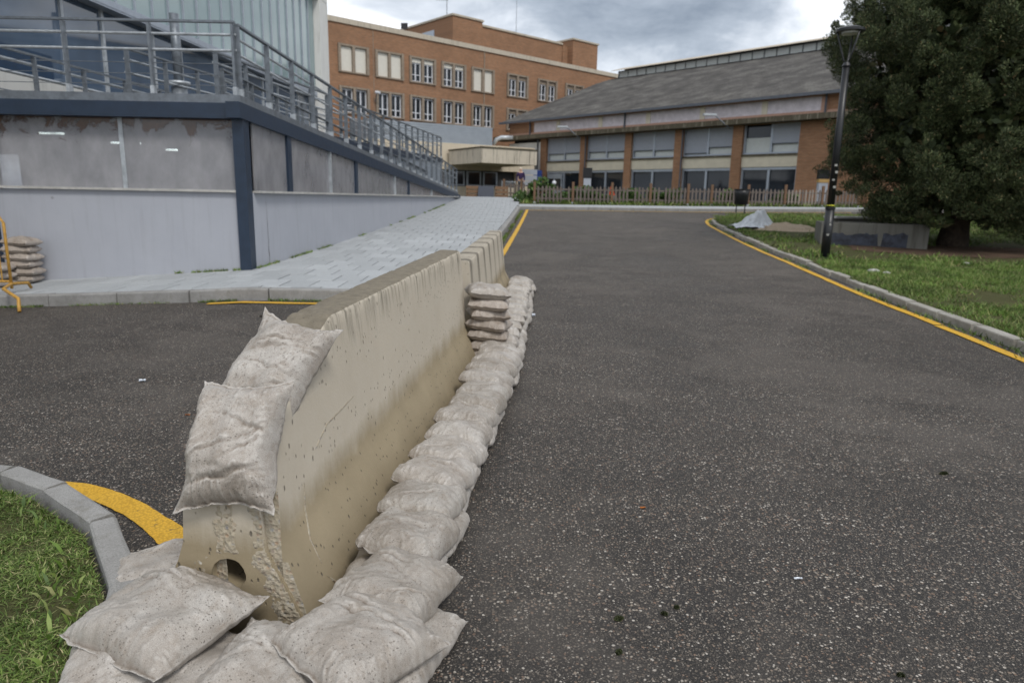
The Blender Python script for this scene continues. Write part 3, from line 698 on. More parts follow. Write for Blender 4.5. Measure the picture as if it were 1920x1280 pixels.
# ------------------------------------------------------------------ concrete barriers
def hw(z, H=1.0):
    z = z/H
    if z < .06: return .275
    if z < .33: return .275+(.152-.275)*(z-.06)/.27
    return .152+(.095-.152)*(z-.33)/.67
def barrier(name, loc, rz, rx, H, L, top, mat, label, near_cap=True, stations=70, chips=.014, seed=0):
    root = empty(name, loc, label, 'concrete barrier', 'concrete barriers'); root.rotation_euler = (rx, 0, rz)
    lv = [0, .04, .08, .13, .18, .23, .28, .33]
    def section(s):
        zt_ = top(s); z_ = [q*H for q in lv]; z_ += [z_[-1]+(zt_-.02-z_[-1])*k/14 for k in range(1, 15)]
        R = [(hw(q, H), q) for q in z_]; ht = hw(zt_, H)
        cap = [(ht-.006, zt_-.006), (ht-.02, zt_)]
        R = R+cap
        mid = [((ht-.02)*k, zt_) for k in (.5, 0, -.5)]
        return R+mid+[(-x, z) for x, z in reversed(R)]
    nS = stations; vs = []; sec0 = None
    for i in range(nS+1):
        s = L*i/nS; sec = section(s); zt_ = top(s)
        if i == 0: sec0 = sec
        for x, z in sec:
            e_ = math.exp(-((zt_-z)/.035)**2)*(1 if abs(x) > .04 else .35)
            n_ = max(0, nz(s*5.3+seed, z*4, x*3)-.1)*2.2+max(0, nz(s*19+seed, z*12, x*9))+.8*max(0, nz(s*53+seed, z*40, x*19))
            endk = math.exp(-(s/.03)**2)+math.exp(-((L-s)/.03)**2)
            n2 = nz(s*23+seed, z*17, x*7)
            d_ = chips*e_*n_
            vs.append((x*(1-d_*3)+.0025*nz(s*3, z*3, x+seed), s+(.008*n2*endk if 0 < i < nS else 0), z-d_*.9))
    k = len(sec0)
    fs = [(i*k+j, i*k+j+1, (i+1)*k+j+1, (i+1)*k+j) for i in range(nS) for j in range(k-1)]
    fs.append(tuple(nS*k+j for j in range(k)))
    if not near_cap: fs.append(tuple(range(k-1, -1, -1)))
    me = MB().add(vs, fs).mesh('body', True)
    me.set_sharp_from_angle(angle=RAD(38))
    link('body', me, mat, root)
    return root, [(v[0], v[2]) for v in vs[:k]]
B1 = Vector((-.965, 2.14, zt(-.965, 2.14)-.005)); B1Z = -RAD(6.14); B1X = math.atan(.02)
b1, sec0 = barrier('concrete_barrier', B1, B1Z, B1X, 1.0, 3.83, lambda s: interp([(0, .58), (.18, .70), (.55, .92), (.80, 1.0)], s), M['barrier'], 'large weathered concrete barrier nearest the camera with a round hole in its end', stations=200, chips=.010, seed=3)
b1m = Matrix.Translation(B1) @ Matrix.Rotation(B1Z, 4, 'Z') @ Matrix.Rotation(B1X, 4, 'X')
b1i = b1m.inverted()
# end face with a real hole
ph = b1i @ D(428, 1078, 2.13); hx, hz, hr = ph.x, ph.z, .062
ring = [(hx+hr*math.cos(2*math.pi*i/28)*(1+.06*nz(i*.7, 1)), hz+hr*math.sin(2*math.pi*i/28)*(1+.06*nz(i*.7, 4))) for i in range(28)]
vs2 = [Vector(p) for p in sec0]+[Vector(p) for p in ring]; n0 = len(sec0)
ed = [(i, (i+1) % n0) for i in range(n0)]+[(n0+i, n0+(i+1) % 28) for i in range(28)]
for zz in lin(.03, .57, 14):
    for xx in lin(-.28, .28, 12):
        if abs(xx) < hw(zz)-.02 and (xx-hx)**2+(zz-hz)**2 > (hr*1.25)**2: vs2.append(Vector((xx, zz)))
r = delaunay_2d_cdt(vs2, ed, [], 0, 1e-6)
def keep(f):
    c = sum((r[0][i] for i in f), Vector((0, 0)))/len(f)
    return (c.x-hx)**2+(c.y-hz)**2 > (hr*.97)**2 and abs(c.x) < hw(c.y)+.004 and 0 <= c.y <= .585
mb = MB().add([(p.x, 0 if abs(p.x) > hw(p.y)-.012 or p.y < .01 else .004*nz(p.x*9, p.y*9, 2), p.y) for p in r[0]], [f for f in r[2] if keep(f)])
link('end_face', mb.mesh('end_face', True), M['barrier'], b1)
mb = MB(); hv = []
for d_, sc_ in ((0, 1), (.01, .95), (.10, .93), (.22, .9), (.30, .5), (.31, .02)):
    hv += [(hx+(x-hx)*sc_, d_, hz+(z-hz)*sc_) for x, z in ring]
mb.add(hv, [(i*28+j, i*28+(j+1) % 28, (i+1)*28+(j+1) % 28, (i+1)*28+j) for i in range(5) for j in range(28)])
link('lifting_hole', mb.mesh('lifting_hole', True), M['barrier'], b1)
def rough_patch(cx, cz, wx, wz, amp, seed, n=20, tilt=0):
    vs = []; m_ = int(n*wz/wx)+2
    for j in range(m_+1):
        for i in range(n+1):
            u, v = i/n*2-1, j/m_*2-1
            x = cx+u*wx/2+tilt*v; z = cz+v*wz/2
            edge = 1-max(abs(u)+.35*nz(v*3, seed, 1), abs(v)*.98+.1*nz(u*3, seed, 5))
            h = min(1, max(-.4, edge*3))*amp+amp*1.1*abs(nz(x*26, z*26, seed))*max(0, min(1, edge*4))+amp*.9*nz(x*75, z*75, seed)*max(0, min(1, edge*4))
            if (x-hx)**2+(z-hz)**2 < (hr*1.3)**2: h = -.02
            if abs(x) > hw(z)-.004: h = min(h, -.006)
            vs.append((x, .004-h, z))
    link('broken_patch', MB().add(vs, [(j*(n+1)+i, j*(n+1)+i+1, (j+1)*(n+1)+i+1, (j+1)*(n+1)+i) for j in range(m_) for i in range(n)]).mesh('broken_patch'), M['rubble'], b1)
def eloc(px, py): q = b1i @ D(px, py, 2.13); return q.x, q.z
q = eloc(422, 985); rough_patch(q[0], q[1], .10, .27, .004, 1.5)
q = eloc(498, 1000); rough_patch(q[0], q[1], .11, .32, .004, 7.7)
q = eloc(532, 1110); rough_patch(q[0], q[1], .12, .24, .0045, 4.1, tilt=-.035)
q = eloc(385, 1075); rough_patch(q[0], q[1], .12, .16, .0035, 9.3)
def scrape(px, wdt, seed):
    """chipped scratch on the road-side face, given by photo points"""
    pts = []
    for x_, y_ in px:
        o_, d_ = b1i @ CAM, (b1i.to_3x3() @ ray(x_, y_)); best = None
        for k in range(600):
            p = o_+d_*(1.2+k*.01)
            if p.x < hw(max(0, min(1, p.z))) and 0 < p.z < 1.02: best = p; break
        if best: pts.append(best)
    if len(pts) < 2: return
    vs = []; n = 24
    for i in range(n+1):
        t = i/n*(len(pts)-1); j = min(int(t), len(pts)-2); p = pts[j].lerp(pts[j+1], t-j)
        t_ = (pts[j+1]-pts[j]).normalized(); s_ = Vector((0, -t_.z, t_.y)).normalized(); wv = wdt*(.5+.7*abs(nz(i*.6, seed)))*math.sin(math.pi*min(1, max(.04, i/n)))
        for u in (-1, 0, 1):
            z = p.z+s_.z*wv*u; vs.append((hw(z)+(.0035 if u == 0 else -.001)+.002*nz(i*.9, u, seed), p.y+s_.y*wv*u, z))
    link('scrape', MB().add(vs, [(i*3+k, i*3+k+1, (i+1)*3+k+1, (i+1)*3+k) for i in range(n) for k in (0, 1)]).mesh('scrape', True), M['rubble'], b1)
scrape([(661, 742), (640, 765), (612, 795), (590, 840)], .010, 1)
scrape([(568, 905), (571, 960), (580, 1010), (600, 1055)], .013, 2)
scrape([(610, 1078), (634, 1096)], .008, 3)
B2 = Vector((-.50, 6.2, zt(-.5, 6.2)-.005)); ANG2 = math.atan2(.22, 4.1)
b2, _ = barrier('concrete_barrier', B2, -ANG2, math.atan(.022), .88, 4.1, lambda s: .88, M['barrier2'], 'farther concrete barrier with dark bands across its top', False, 50, .006, 11)
b2m = Matrix.Translation(B2) @ Matrix.Rotation(-ANG2, 4, 'Z') @ Matrix.Rotation(math.atan(.022), 4, 'X')
b3, _ = barrier('concrete_barrier', (-8.55, 11.0, zt(-8.3, 10.9)+.14), RAD(78), 0, .88, 1.2, lambda s: .88, M['barrier'], 'concrete barrier end at the left edge behind stacked sandbags', False, 16, .006, 21)

# ------------------------------------------------------------------ sandbags
def bag_mesh(seed, wd=.40, ln=.44, T=.13, nu=40, nv=44, drop=None, ears=.06, folds=3, pw=.42, mat='bag', earx=.06):
    rs = random.Random(seed); vs = {}; V = []; F = []
    cre = [(rs.uniform(-.8, .8), rs.uniform(-.6, .6), rs.uniform(-.45, .45), rs.uniform(.3, .9)) for _ in range(folds)]
    kx, ky = rs.uniform(0, 50), rs.uniform(0, 50)
    ear = {(a, b): rs.uniform(.3, 1.3) for a in (-1, 1) for b in (-1, 1)}
    def pt(i, j, top):
        u, v = i/nu*2-1, j/nv*2-1
        u = math.copysign(abs(u)**.82, u); v = math.copysign(abs(v)**.82, v)
        ue, ve = min(1, abs(u)/.985), min(1, abs(v)/.945)
        e_ = max(0, 1-ue**3.4)*max(0, 1-ve**3.0)
        th = T*e_**pw+.003
        ek = ear[(1 if u > 0 else -1, 1 if v > 0 else -1)]*(abs(u)*abs(v))**5
        cr_ = 1-(.14 if earx < .03 else .07 if earx < .1 else .0)*(abs(u)*abs(v))**3
        x = .5*wd*u*cr_*(1-ears*(1-v*v)*abs(u)+earx*ek)+.010*nz(v*2.3+kx, u*1.2, 1)+.004*nz(v*9+kx, u*3, 2)
        y = .5*ln*v*cr_*(1-ears*.8*(1-u*u)*abs(v)+earx*ek)+.010*nz(u*2.1+ky, v*1.2, 3)+.005*nz(u*9+ky, v*3, 4)
        if top:
            z = th*(.60+.22*nz(u*1.6+kx, v*1.6+ky, 5))
            mv = sm(.35, .95, abs(v)); mu = sm(.45, .95, abs(u))
            wp = .25*nz(u*2+kx, v*2, ky)
            r1 = nz((u+wp)*11+kx, v*1.3+ky, 6)+.5*nz((u+wp)*23+kx, v*2+ky, 13); r2 = nz(u*1.3+kx, (v+wp)*11+ky, 7)+.5*nz(u*2+kx, (v+wp)*22+ky, 14)
            r4 = nz((u+.7*v)*2.2+kx, (v-.6*u+wp)*8+ky, 12)
            z += (.0065*r1*mv+.0055*r2*mu+.0038*r4)*min(1, e_*5+.25)
            z += .0028*nz(u*7+kx, v*7+ky, 9)+.0013*nz(u*22+kx, v*22, 10)
            for cx_, cy_, an, le in cre:
                dx, dy = u-cx_, v-cy_; al = dx*math.cos(an)+dy*math.sin(an); pe = -dx*math.sin(an)+dy*math.cos(an)+.06*nz(al*3, cx_*9, 3)
                z += (-.0065*math.exp(-(pe/.03)**2)+.004*math.exp(-((pe-.08)/.06)**2))*math.exp(-(al/le)**2)*min(1, e_*4)
        else: z = -th*.40
        ru = math.exp(-((1-abs(v))/.05)**2)
        z += .011*nz(u*4.5+kx, v, 11)*ru+.008*ek
        if drop: z += drop(x, y)
        return (x, y, z)
    for top in (1, 0):
        for j in range(nv+1):
            for i in range(nu+1):
                edge = i in (0, nu) or j in (0, nv)
                key = (i, j, 1 if edge else top)
                if key not in vs: vs[key] = len(V); V.append(pt(i, j, top))
    idx = lambda i, j, t: vs[(i, j, 1 if (i in (0, nu) or j in (0, nv)) else t)]
    for j in range(nv):
        for i in range(nu):
            F.append((idx(i, j, 1), idx(i+1, j, 1), idx(i+1, j+1, 1), idx(i, j+1, 1)))
            F.append((idx(i, j, 0), idx(i, j+1, 0), idx(i+1, j+1, 0), idx(i+1, j, 0)))
    me = bpy.data.meshes.new('sandbag'); me.from_pydata(V, [], F); me.polygons.foreach_set('use_smooth', [True]*len(F)); me.update()
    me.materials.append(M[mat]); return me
def bag(me, mw, label, group):
    o = bpy.data.objects.new('sandbag', me); COL.objects.link(o); o.matrix_world = mw
    return tag(o, label, 'sandbag', group)
def mat_bag(p, rz=0, rx=0, ry=0): return Matrix.Translation(p) @ Matrix.Rotation(rz, 4, 'Z') @ Matrix.Rotation(rx, 4, 'X') @ Matrix.Rotation(ry, 4, 'Y')
droop = lambda x, y: -1.1*max(0, x-.07)**2-.10*max(0, x-.12)
GRP = 'sandbags along the near barrier'
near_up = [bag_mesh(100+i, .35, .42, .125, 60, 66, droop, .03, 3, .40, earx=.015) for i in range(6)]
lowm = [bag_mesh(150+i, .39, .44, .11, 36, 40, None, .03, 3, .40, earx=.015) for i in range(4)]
# bottom layer, seen only as a rim at the road side
ly_ = [.05, .36, .66, .97, 1.27, 1.58, 1.9, 2.22, 2.54, 2.86, 3.18, 3.5]
for i, s in enumerate(ly_):
    p = b1m @ Vector((.49+random.uniform(-.02, .02), s+.06, .05))
    bag(lowm[i % 4], mat_bag(p, B1Z+random.uniform(-.12, .12), B1X-.03, random.uniform(-.04, .04)), '%s sandbag from the camera in the bottom layer along the near barrier' % ORD[i], GRP)
# upper layer, each one overlapping the nearer one
uy = [.50, .80, 1.09, 1.38, 1.66, 1.94, 2.22, 2.50, 2.79, 3.07, 3.34, 3.60]
for i, s in enumerate(uy):
    p = b1m @ Vector((.505+random.uniform(-.015, .015), s, .150+random.uniform(-.006, .006)))
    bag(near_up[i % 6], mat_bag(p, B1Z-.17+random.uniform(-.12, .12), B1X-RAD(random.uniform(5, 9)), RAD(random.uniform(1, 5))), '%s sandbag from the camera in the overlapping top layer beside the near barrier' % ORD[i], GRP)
# bags round the near end
def gp(px, py, z):
    return G(px, py, z)
cl_ = bag_mesh(301, .50, .43, .155, 96, 90, None, .06, 4, .52)
bag(cl_, mat_bag(Vector((-1.11, 1.98, .205)), RAD(-28), RAD(5), RAD(-3)), 'big plump sandbag lying on top at the lower left over the kerb', GRP)
bag(bag_mesh(302, .44, .40, .13, 48, 44), mat_bag(gp(262, 1245, .075), RAD(20), RAD(2), 0), 'dirty sandbag squashed under the big one at the lower left', GRP)
bag(bag_mesh(303, .40, .36, .12, 36, 32), mat_bag(Vector((-1.33, 2.42, zt(-1.33, 2.42)+.06)), RAD(25)), 'sandbag half hidden behind the barrier end beside the yellow curve', GRP)
bag(bag_mesh(304, .38, .44, .15, 80, 86, None, .05, 4, .48), mat_bag(Vector((-.72, 1.80, .125)), RAD(-14), RAD(7), RAD(2)), 'sandbag at the bottom edge in front of the barrier hole', GRP)
bag(bag_mesh(305, .40, .42, .14, 90, 90, lambda x, y: -.5*max(0, x-.1)**2, .04, 4, .48), mat_bag(Vector((-.455, 1.875, .205)), RAD(-40), RAD(-3), RAD(3)), 'large sandbag at the near right corner of the barrier, lying flat on top', GRP)
bag(bag_mesh(306, .355, .45, .13, 80, 86, droop, .05, 3), mat_bag(Vector((-.395, 2.20, .195)), RAD(-17), RAD(-6), RAD(5)), 'sandbag wedged between the corner bag and the overlapping row', GRP)
bag(bag_mesh(307, .40, .48, .13, 48, 50), mat_bag(Vector((-.39, 2.02, .085)), RAD(-18), 0, RAD(2)), 'sandbag on the asphalt under the near right corner bags', GRP)
bag(bag_mesh(308, .44, .44, .12, 40, 36), mat_bag(gp(620, 1275, .055), RAD(12), 0, 0), 'sandbag under the corner bag at the bottom edge of the picture', GRP)
bag(bag_mesh(309, .42, .42, .12, 40, 36), mat_bag(gp(385, 1275, .06), RAD(-12), 0, 0), 'sandbag in the shadowed gap between the two front piles', GRP)
# two bags lying on the sloping end
AX = (b1m.to_3x3() @ Vector((0, 1, 0))).normalized(); RX = (b1m.to_3x3() @ Vector((1, 0, 0))).normalized()
def lean_bag(me, c, ang, roll, label):
    upv = AX*math.cos(ang)+Vector((0, 0, 1))*math.sin(ang); nv_ = RX.cross(upv).normalized()
    r_ = Matrix((RX, upv, nv_)).transposed().to_4x4() @ Matrix.Rotation(roll, 4, 'Z')
    bag(me, Matrix.Translation(c) @ r_, label, GRP)
lean_bag(bag_mesh(401, .315, .43, .185, 96, 110, lambda x, y: -.9*max(0, abs(x)-.1)**2, .07, 5, .55, earx=.13), D(445, 832, 2.20), RAD(56), RAD(3), 'wrinkled sandbag leaning low on the barrier end above the hole')
lean_bag(bag_mesh(402, .335, .50, .18, 96, 110, lambda x, y: -1.6*max(0, x-.12)**2+.55*max(0, -x-.10)*max(0, y-.17)*8, .08, 5, .55, earx=.15), D(515, 700, 2.58), RAD(41), RAD(-11), 'wrinkled sandbag with a pointed corner at the top of the barrier end')
# stack in the gap between the barriers
stk = [bag_mesh(500+i, .365, .40, .12, 32, 32, mat='bag2') for i in range(3)]
stk_top = bag_mesh(505, .375, .40, .13, 32, 32)
for i in range(7):
    p = Vector((-.20+.012*(i % 2)-.004*i, 5.98+random.uniform(-.02, .02), zt(-.2, 6)+.055+i*.094))
    lab = 'topmost pale sandbag of the stack between the two barriers' if i == 6 else '%s sandbag from the top in the stack between the two barriers' % ORD[6-i]
    bag(stk_top if i == 6 else stk[i % 3], mat_bag(p, RAD(random.uniform(-14, 14)), RAD(random.uniform(-4, 4)), RAD(random.uniform(1, 9))), lab, 'sandbags stacked between the barriers')
# row along the far barrier
fm = [bag_mesh(520+i, .345, .40, .12, 28, 28, droop, .03, 3, .40, earx=.015) for i in range(4)]
for i in range(13):
    s = -.30+i*.345
    p = b2m @ Vector((.45+random.uniform(-.02, .02), s+.1, .052)); bag(fm[i % 4], mat_bag(p, -ANG2+random.uniform(-.15, .15)), '%s sandbag from the stack in the bottom layer along the far barrier' % ORD[i], 'sandbags along the far barrier')
for i in range(14):
    s = -.30+i*.325
    p = b2m @ Vector((.41+random.uniform(-.02, .02), s, .145)); bag(fm[(i+2) % 4], mat_bag(p, -ANG2+random.uniform(-.15, .15), RAD(-10), RAD(4)), '%s sandbag from the stack in the top layer along the far barrier' % ORD[i], 'sandbags along the far barrier')
# pile by the grey wall at the left edge
for i in range(6):
    p = Vector((-7.83+.03*(i % 2), 10.88, zt(-7.8, 10.9)+.15+.06+i*.118))
    bag(stk[i % 3], mat_bag(p, RAD(random.uniform(-8, 8)), 0, RAD(random.uniform(-3, 3))) @ Matrix.Diagonal((1.25, 1, 1.15, 1)), ('topmost sandbag' if i == 5 else '%s sandbag from the top' % ORD[5-i])+' of the tall stack by the grey wall', 'sandbags by the grey wall')
for i, (x, y, z) in enumerate(((-8.05, 10.55, .06), (-8.02, 10.52, .18), (-8.0, 10.5, .30))):
    bag(stk[i % 3], mat_bag(Vector((x, y, zt(x, y)+.15+z)), RAD(random.uniform(-12, 12))) @ Matrix.Diagonal((1.25, 1, 1.1, 1)), ['bottom', 'middle', 'top'][i]+' sandbag of the short front stack at the left edge', 'sandbags by the grey wall')

# ------------------------------------------------------------------ access ramp with glazed base (left)
W1 = Vector((-4.3, 11.25)); W2 = Vector((-2.75, 34.6)); e_r = (W2-W1).normalized(); n_r = Vector((e_r.y, -e_r.x))
def wr(y, off=0.): t = (y-W1.y)/(W2.y-W1.y); p = W1.lerp(W2, t)+n_r*off; return p.x, p.y
def beam_top(y): return 2.92-.054*(y-11.25)
ramp = empty('access_ramp', (-4.3, 11.25, 0), 'grey walled access ramp with blue steel frame and glazed panels', 'ramp')
mb = MB()
mb.add([(-12, 11.22, -1), (-4.3, 11.22, -.2), (-4.3, 11.22, 1.56), (-12, 11.22, 1.56), (-12, 11.45, -1), (-4.5, 11.45, -.2), (-4.5, 11.45, 1.56), (-12, 11.45, 1.56)],
    [(0, 1, 2, 3), (5, 4, 7, 6), (3, 2, 6, 7), (0, 4, 5, 1)])
mb.build('front_wall', M['wallgrey'], ramp)
mb = MB(); ys = lin(11.25, 34.6, 24); vs = []
for y in ys:
    for off, z in ((0, zt(*wr(y))-.2), (0, 1.56), (-.22, 1.56), (-.22, zt(*wr(y))-.2)):
        x_, y_ = wr(y, off); vs.append((x_, y_, z))
mb.add(vs, [(i*4+k, i*4+k+1, (i+1)*4+k+1, (i+1)*4+k) for i in range(24) for k in range(3)]+[(0, 1, 2, 3), (96, 97, 98, 99)])
mb.build('side_wall', M['wallgrey'], ramp)
vs = []
for k in range(25):
    z = .36+1.1*k/24; yy_ = 11.93+.02*nz(k*.5, 2)+.012*nz(k*1.7, 5)-.03*k/24; w_ = .010*(1-.75*k/24)*(.6+abs(nz(k*.9, 8)))
    vs += [(*wr(yy_-w_, .003), z), (*wr(yy_+w_, .003), z)]
MB().add(vs, [(2*i, 2*i+1, 2*i+3, 2*i+2) for i in range(24)]).build('crack', M['joint'], ramp)
MB().box(-12, -4.42, 11.16, 11.5, 1.563, 1.60).build('ledge', M['ledge'], ramp)
mb = MB(); a = Vector((*wr(11.45, .03), 1.58)); b = Vector((*wr(34.0, .03), 1.58)); mb.bar(a, b, .12, .036); mb.build('ledge', M['ledge'], ramp)
def side_quad(y0, y1, z0f, z1f, off, thick, name, mat):
    vs = []
    for y in (y0, y1):
        for o_ in (off, off-thick):
            x_, y_ = wr(y, o_); vs += [(x_, y_, z0f(y)), (x_, y_, z1f(y))]
    return MB().add(vs, [(0, 1, 5, 4), (2, 6, 7, 3), (1, 3, 7, 5), (0, 4, 6, 2), (0, 2, 3, 1), (4, 5, 7, 6)]).build(name, mat, ramp)
# corner post and the other posts
MB().box(-4.46, -4.28, 11.15, 11.38, -.1, 2.70).build('blue_post', M['bluesteel'], ramp)
MB().box(-8.60, -8.36, 11.13, 11.40, -.6, 2.70).build('blue_post', M['bluesteel'], ramp)
MB().box(-6.335, -6.265, 11.30, 11.36, 1.60, 2.69).build('mullion', M['galv_light'], ramp)
stops = [11.52, 13.0, 15.3, 17.2, 21.2, 23.1, 27.2, 30.6]
bt = lambda y: beam_top(y)-.24
for i, y in enumerate(stops[1:]):
    if bt(y) < 1.66: continue
    wide = .09 if i in (0, 2, 4) else .035
    side_quad(y-wide, y+wide, lambda y: 1.60, lambda y: bt(y)+.02, .025, .12, 'blue_post' if wide > .05 else 'mullion', M['bluesteel'] if wide > .05 else M['galv_light'])
for y0, y1 in zip(stops, stops[1:]):
    side_quad(y0+.05, y1-.05, lambda y: 1.60, lambda y: max(1.605, bt(y)), -.02, .03, 'glazed_panel', M['pane'])
MB().box(-8.36, -6.335, 11.31, 11.34, 1.60, 2.69).build('glazed_panel', M['pane'], ramp)
MB().box(-6.265, -4.46, 11.31, 11.34, 1.60, 2.69).build('glazed_panel', M['pane'], ramp)
MB().box(-12, -8.60, 11.31, 11.34, 1.60, 2.69).build('glazed_panel', M['pane'], ramp)
mb = MB(); mb.box(-12, -4.26, 11.10, 11.42, 2.69, 2.92); mb.build('fascia_beam', M['bluesteel'], ramp)
side_quad(11.0, 34.6, lambda y: beam_top(y)-.24, beam_top, .05, .22, 'fascia_beam', M['bluesteel'])
MB().box(-12, -4.40, 11.16, 11.36, 2.923, 3.05).build('upstand', M['galv'], ramp)
side_quad(11.16, 34.2, lambda y: beam_top(y)+.002, lambda y: beam_top(y)+.12, .0, .16, 'upstand', M['galv'])
# decks
vs = []
for y in (11.36, 34.2):
    for o_ in (-.16, -1.5):
        x_, y_ = wr(y, o_); vs += [(x_, y_, beam_top(y)-.1), (x_, y_, beam_top(y)+.01)]
MB().add(vs, [(0, 1, 5, 4), (2, 6, 7, 3), (1, 3, 7, 5), (0, 4, 6, 2), (0, 2, 3, 1), (4, 5, 7, 6)]).build('ramp_deck', M['joint'], ramp)
MB().box(-12, -5.75, 11.37, 40, 2.80, 2.92).build('upper_deck', M['joint'], ramp)
# undercroft seen through the panels
MB().box(-12, -4.9, 17.0, 17.2, -.8, 2.79).build('room_back_wall', M['roomwall'], ramp)
MB().box(-9.2, -8.9, 13.5, 13.8, -.8, 2.79).build('room_pillar', M['roomwall'], ramp)
MB().box(-7.4, -7.15, 13.2, 13.45, -.8, 2.79).build('room_pillar', M['wallwhite'], ramp)
MB().box(-5.9, -5.7, 15.0, 15.2, -.8, 2.79).build('room_pillar', M['wallwhite'], ramp)
MB().box(-9.0, -5.2, 14.4, 14.5, -.8, 1.9).build('room_partition', M['roomwall'], ramp)
mb = MB(); mb.box(-12, -4.6, 11.5, 17, -.85, -.8); mb.build('room_floor', M['joint'], ramp)
for i, (px, py, Y, wd, lb) in enumerate(((97, 250, 12.6, .42, 'leftmost'), (236, 268, 13.6, .55, 'middle'), (322, 281, 14.3, .22, 'rightmost'))):
    p = D(px, py, Y)
    l = empty('ceiling_lamp', p+Vector((0, 0, .0)), lb+' lit fluorescent lamp seen through the dirty left glazing', 'lamp', 'lamps behind the glazing')
    MB().box(p.x-wd/2, p.x+wd/2, p.y-.03, p.y+.03, p.z-.02, p.z+.012).build('tube', M['tube'], l); MB().box(p.x-wd/2-.02, p.x+wd/2+.02, p.y-.06, p.y+.06, p.z+.016, p.z+.06).build('housing', M['alu'], l)
    MB().tube((p.x, p.y, p.z+.06), (p.x, p.y, 2.8), .008, 6).build('hanger', M['alu'], l)
# upper return flight behind
def ur(y): return -6.4+.063*y
def ud(y): return 2.95+.0235*(y-12)
up_r = empty('upper_ramp', (-5.6, 12, 2.9), 'upper return flight of the ramp with blue edge and grey side panels', 'ramp')
vs = [(ur(y)+o, y, z) for y in (13., 38.2) for o in (0, -1.6) for z in (ud(y)-.12, ud(y))]
MB().add(vs, [(0, 1, 5, 4), (2, 6, 7, 3), (1, 3, 7, 5), (0, 4, 6, 2), (0, 2, 3, 1), (4, 5, 7, 6)]).build('deck', M['joint'], up_r)
vs = [(ur(y)+o, y, z) for y in (13., 38.25) for o in (.04, -.04) for z in (ud(y)-.22, ud(y)+.03)]
MB().add(vs, [(0, 1, 5, 4), (2, 6, 7, 3), (1, 3, 7, 5), (0, 4, 6, 2), (0, 2, 3, 1), (4, 5, 7, 6)]).build('fascia_beam', M['bluesteel'], up_r)
MB().box(ur(38.2)-1.6, ur(38.2)+.04, 38.26, 38.36, ud(38.2)-.22, ud(38.2)+.03).build('fascia_beam', M['bluesteel'], up_r)
ss = lin(13.2, 38.1, 9)
for y0, y1 in zip(ss, ss[1:]):
    vs = [(ur(y)+o, y, z) for y in (y0+.04, y1-.04) for o in (0, -.05) for z in (min(1.5, beam_top(y)), ud(y)-.22)]
    MB().add(vs, [(0, 1, 5, 4), (2, 6, 7, 3), (1, 3, 7, 5), (0, 4, 6, 2), (0, 2, 3, 1), (4, 5, 7, 6)]).build('side_panel', M['clad'], up_r)
    MB().box(ur(y0)-.05, ur(y0)+.03, y0-.04, y0+.04, 1.4, ud(y0)-.2).build('panel_post', M['galv'], up_r)

def railing(pts, posts, label, hgt=1.07, cables=3, base=True, tube_r=.019, mat='galv'):
    """pts: polyline of base points; posts: list of base points"""
    root = empty('steel_railing', posts[0], label, 'railing', 'steel railings on the ramps')
    d = (pts[-1]-pts[0]); d.z = 0; d.normalize(); s_ = Vector((-d.y, d.x, 0))
    for p in posts:
        MB().obox(p+Vector((0, 0, hgt/2-.02)), d*.018, s_*.04, Vector((0, 0, hgt/2))).build('post', M[mat], root)
        MB().obox(p+Vector((0, 0, .0)), d*.03, s_*.048, Vector((0, 0, .13))).build('post_foot', M['galv_light'], root)
    Z = Vector((0, 0, 1))
    mb = MB()
    for a, b in zip(pts, pts[1:]): mb.bar(a+Z*(hgt+.01), b+Z*(hgt+.01), .07, .032)
    mb.build('top_rail', M[mat], root)
    for hh in (.845, .63):
        mb = MB()
        for a, b in zip(pts, pts[1:]): mb.tube(a+Z*hgt*hh+s_*.05, b+Z*hgt*hh+s_*.05, tube_r*1.15, 8)
        mb.build('tube_rail', M['galv_light'], root)
    for k in range(cables):
        mb = MB(); hh = .14+.15*k
        for a, b in zip(pts, pts[1:]): mb.tube(a+Z*hgt*hh, b+Z*hgt*hh, .006 if cables > 2 else .012, 6)
        mb.build('lower_rail', M[mat], root)
    return root
zl_ = 3.04
pl = [Vector((D(px, 130, 11.24).x, 11.24, zl_)) for px in (-190, -30, 127, 285, 440)]
railing([Vector((-12, 11.24, zl_)), Vector((-4.36, 11.24, zl_))], pl, 'level steel railing above the left front wall', 1.07)
py_ = lin(11.3, 34.0, 21)
rp = [Vector((*wr(y, -.06), beam_top(y)+.10)) for y in py_]
railing(rp, rp, 'sloping steel railing running down the long ramp side', 1.07)
rp = [Vector((*wr(y, -1.42), beam_top(y)+.02)) for y in lin(13.5, 33.6, 16)]
railing(rp, rp, 'inner railing along the ramp between it and the return flight', 1.0, 4)
rp = [Vector((ur(y)-.03, y, ud(y)+.02)) for y in lin(13.4, 38.1, 20)]
railing(rp, rp, 'railing along the upper return flight', 1.08, 3)
rp = [Vector((ur(y)-1.55, y, ud(y)+.02)) for y in lin(13.2, 38.1, 20)]
railing(rp, rp, 'far side railing of the upper return flight nearest the glass wall', 1.08, 3)
e2 = [Vector((ur(38.1)-.03-q, 38.15, ud(38.1)+.02)) for q in (.0, .8, 1.55)]
railing(e2, e2[1:], 'short end railing closing the upper flight', 1.08, 3)
rp = [Vector((-8.75+.063*(y-11), y, 2.92)) for y in lin(11.6, 26, 11)]
railing(rp, rp, 'pale double handrail in front of the glass wall', .95, 2, tube_r=.026)
nw = empty('steel_column', (*D(335, 150, 16.3)[:2], 2.92), 'round galvanised column with clamp rings beside the glass wall', 'column')
p = nw.location
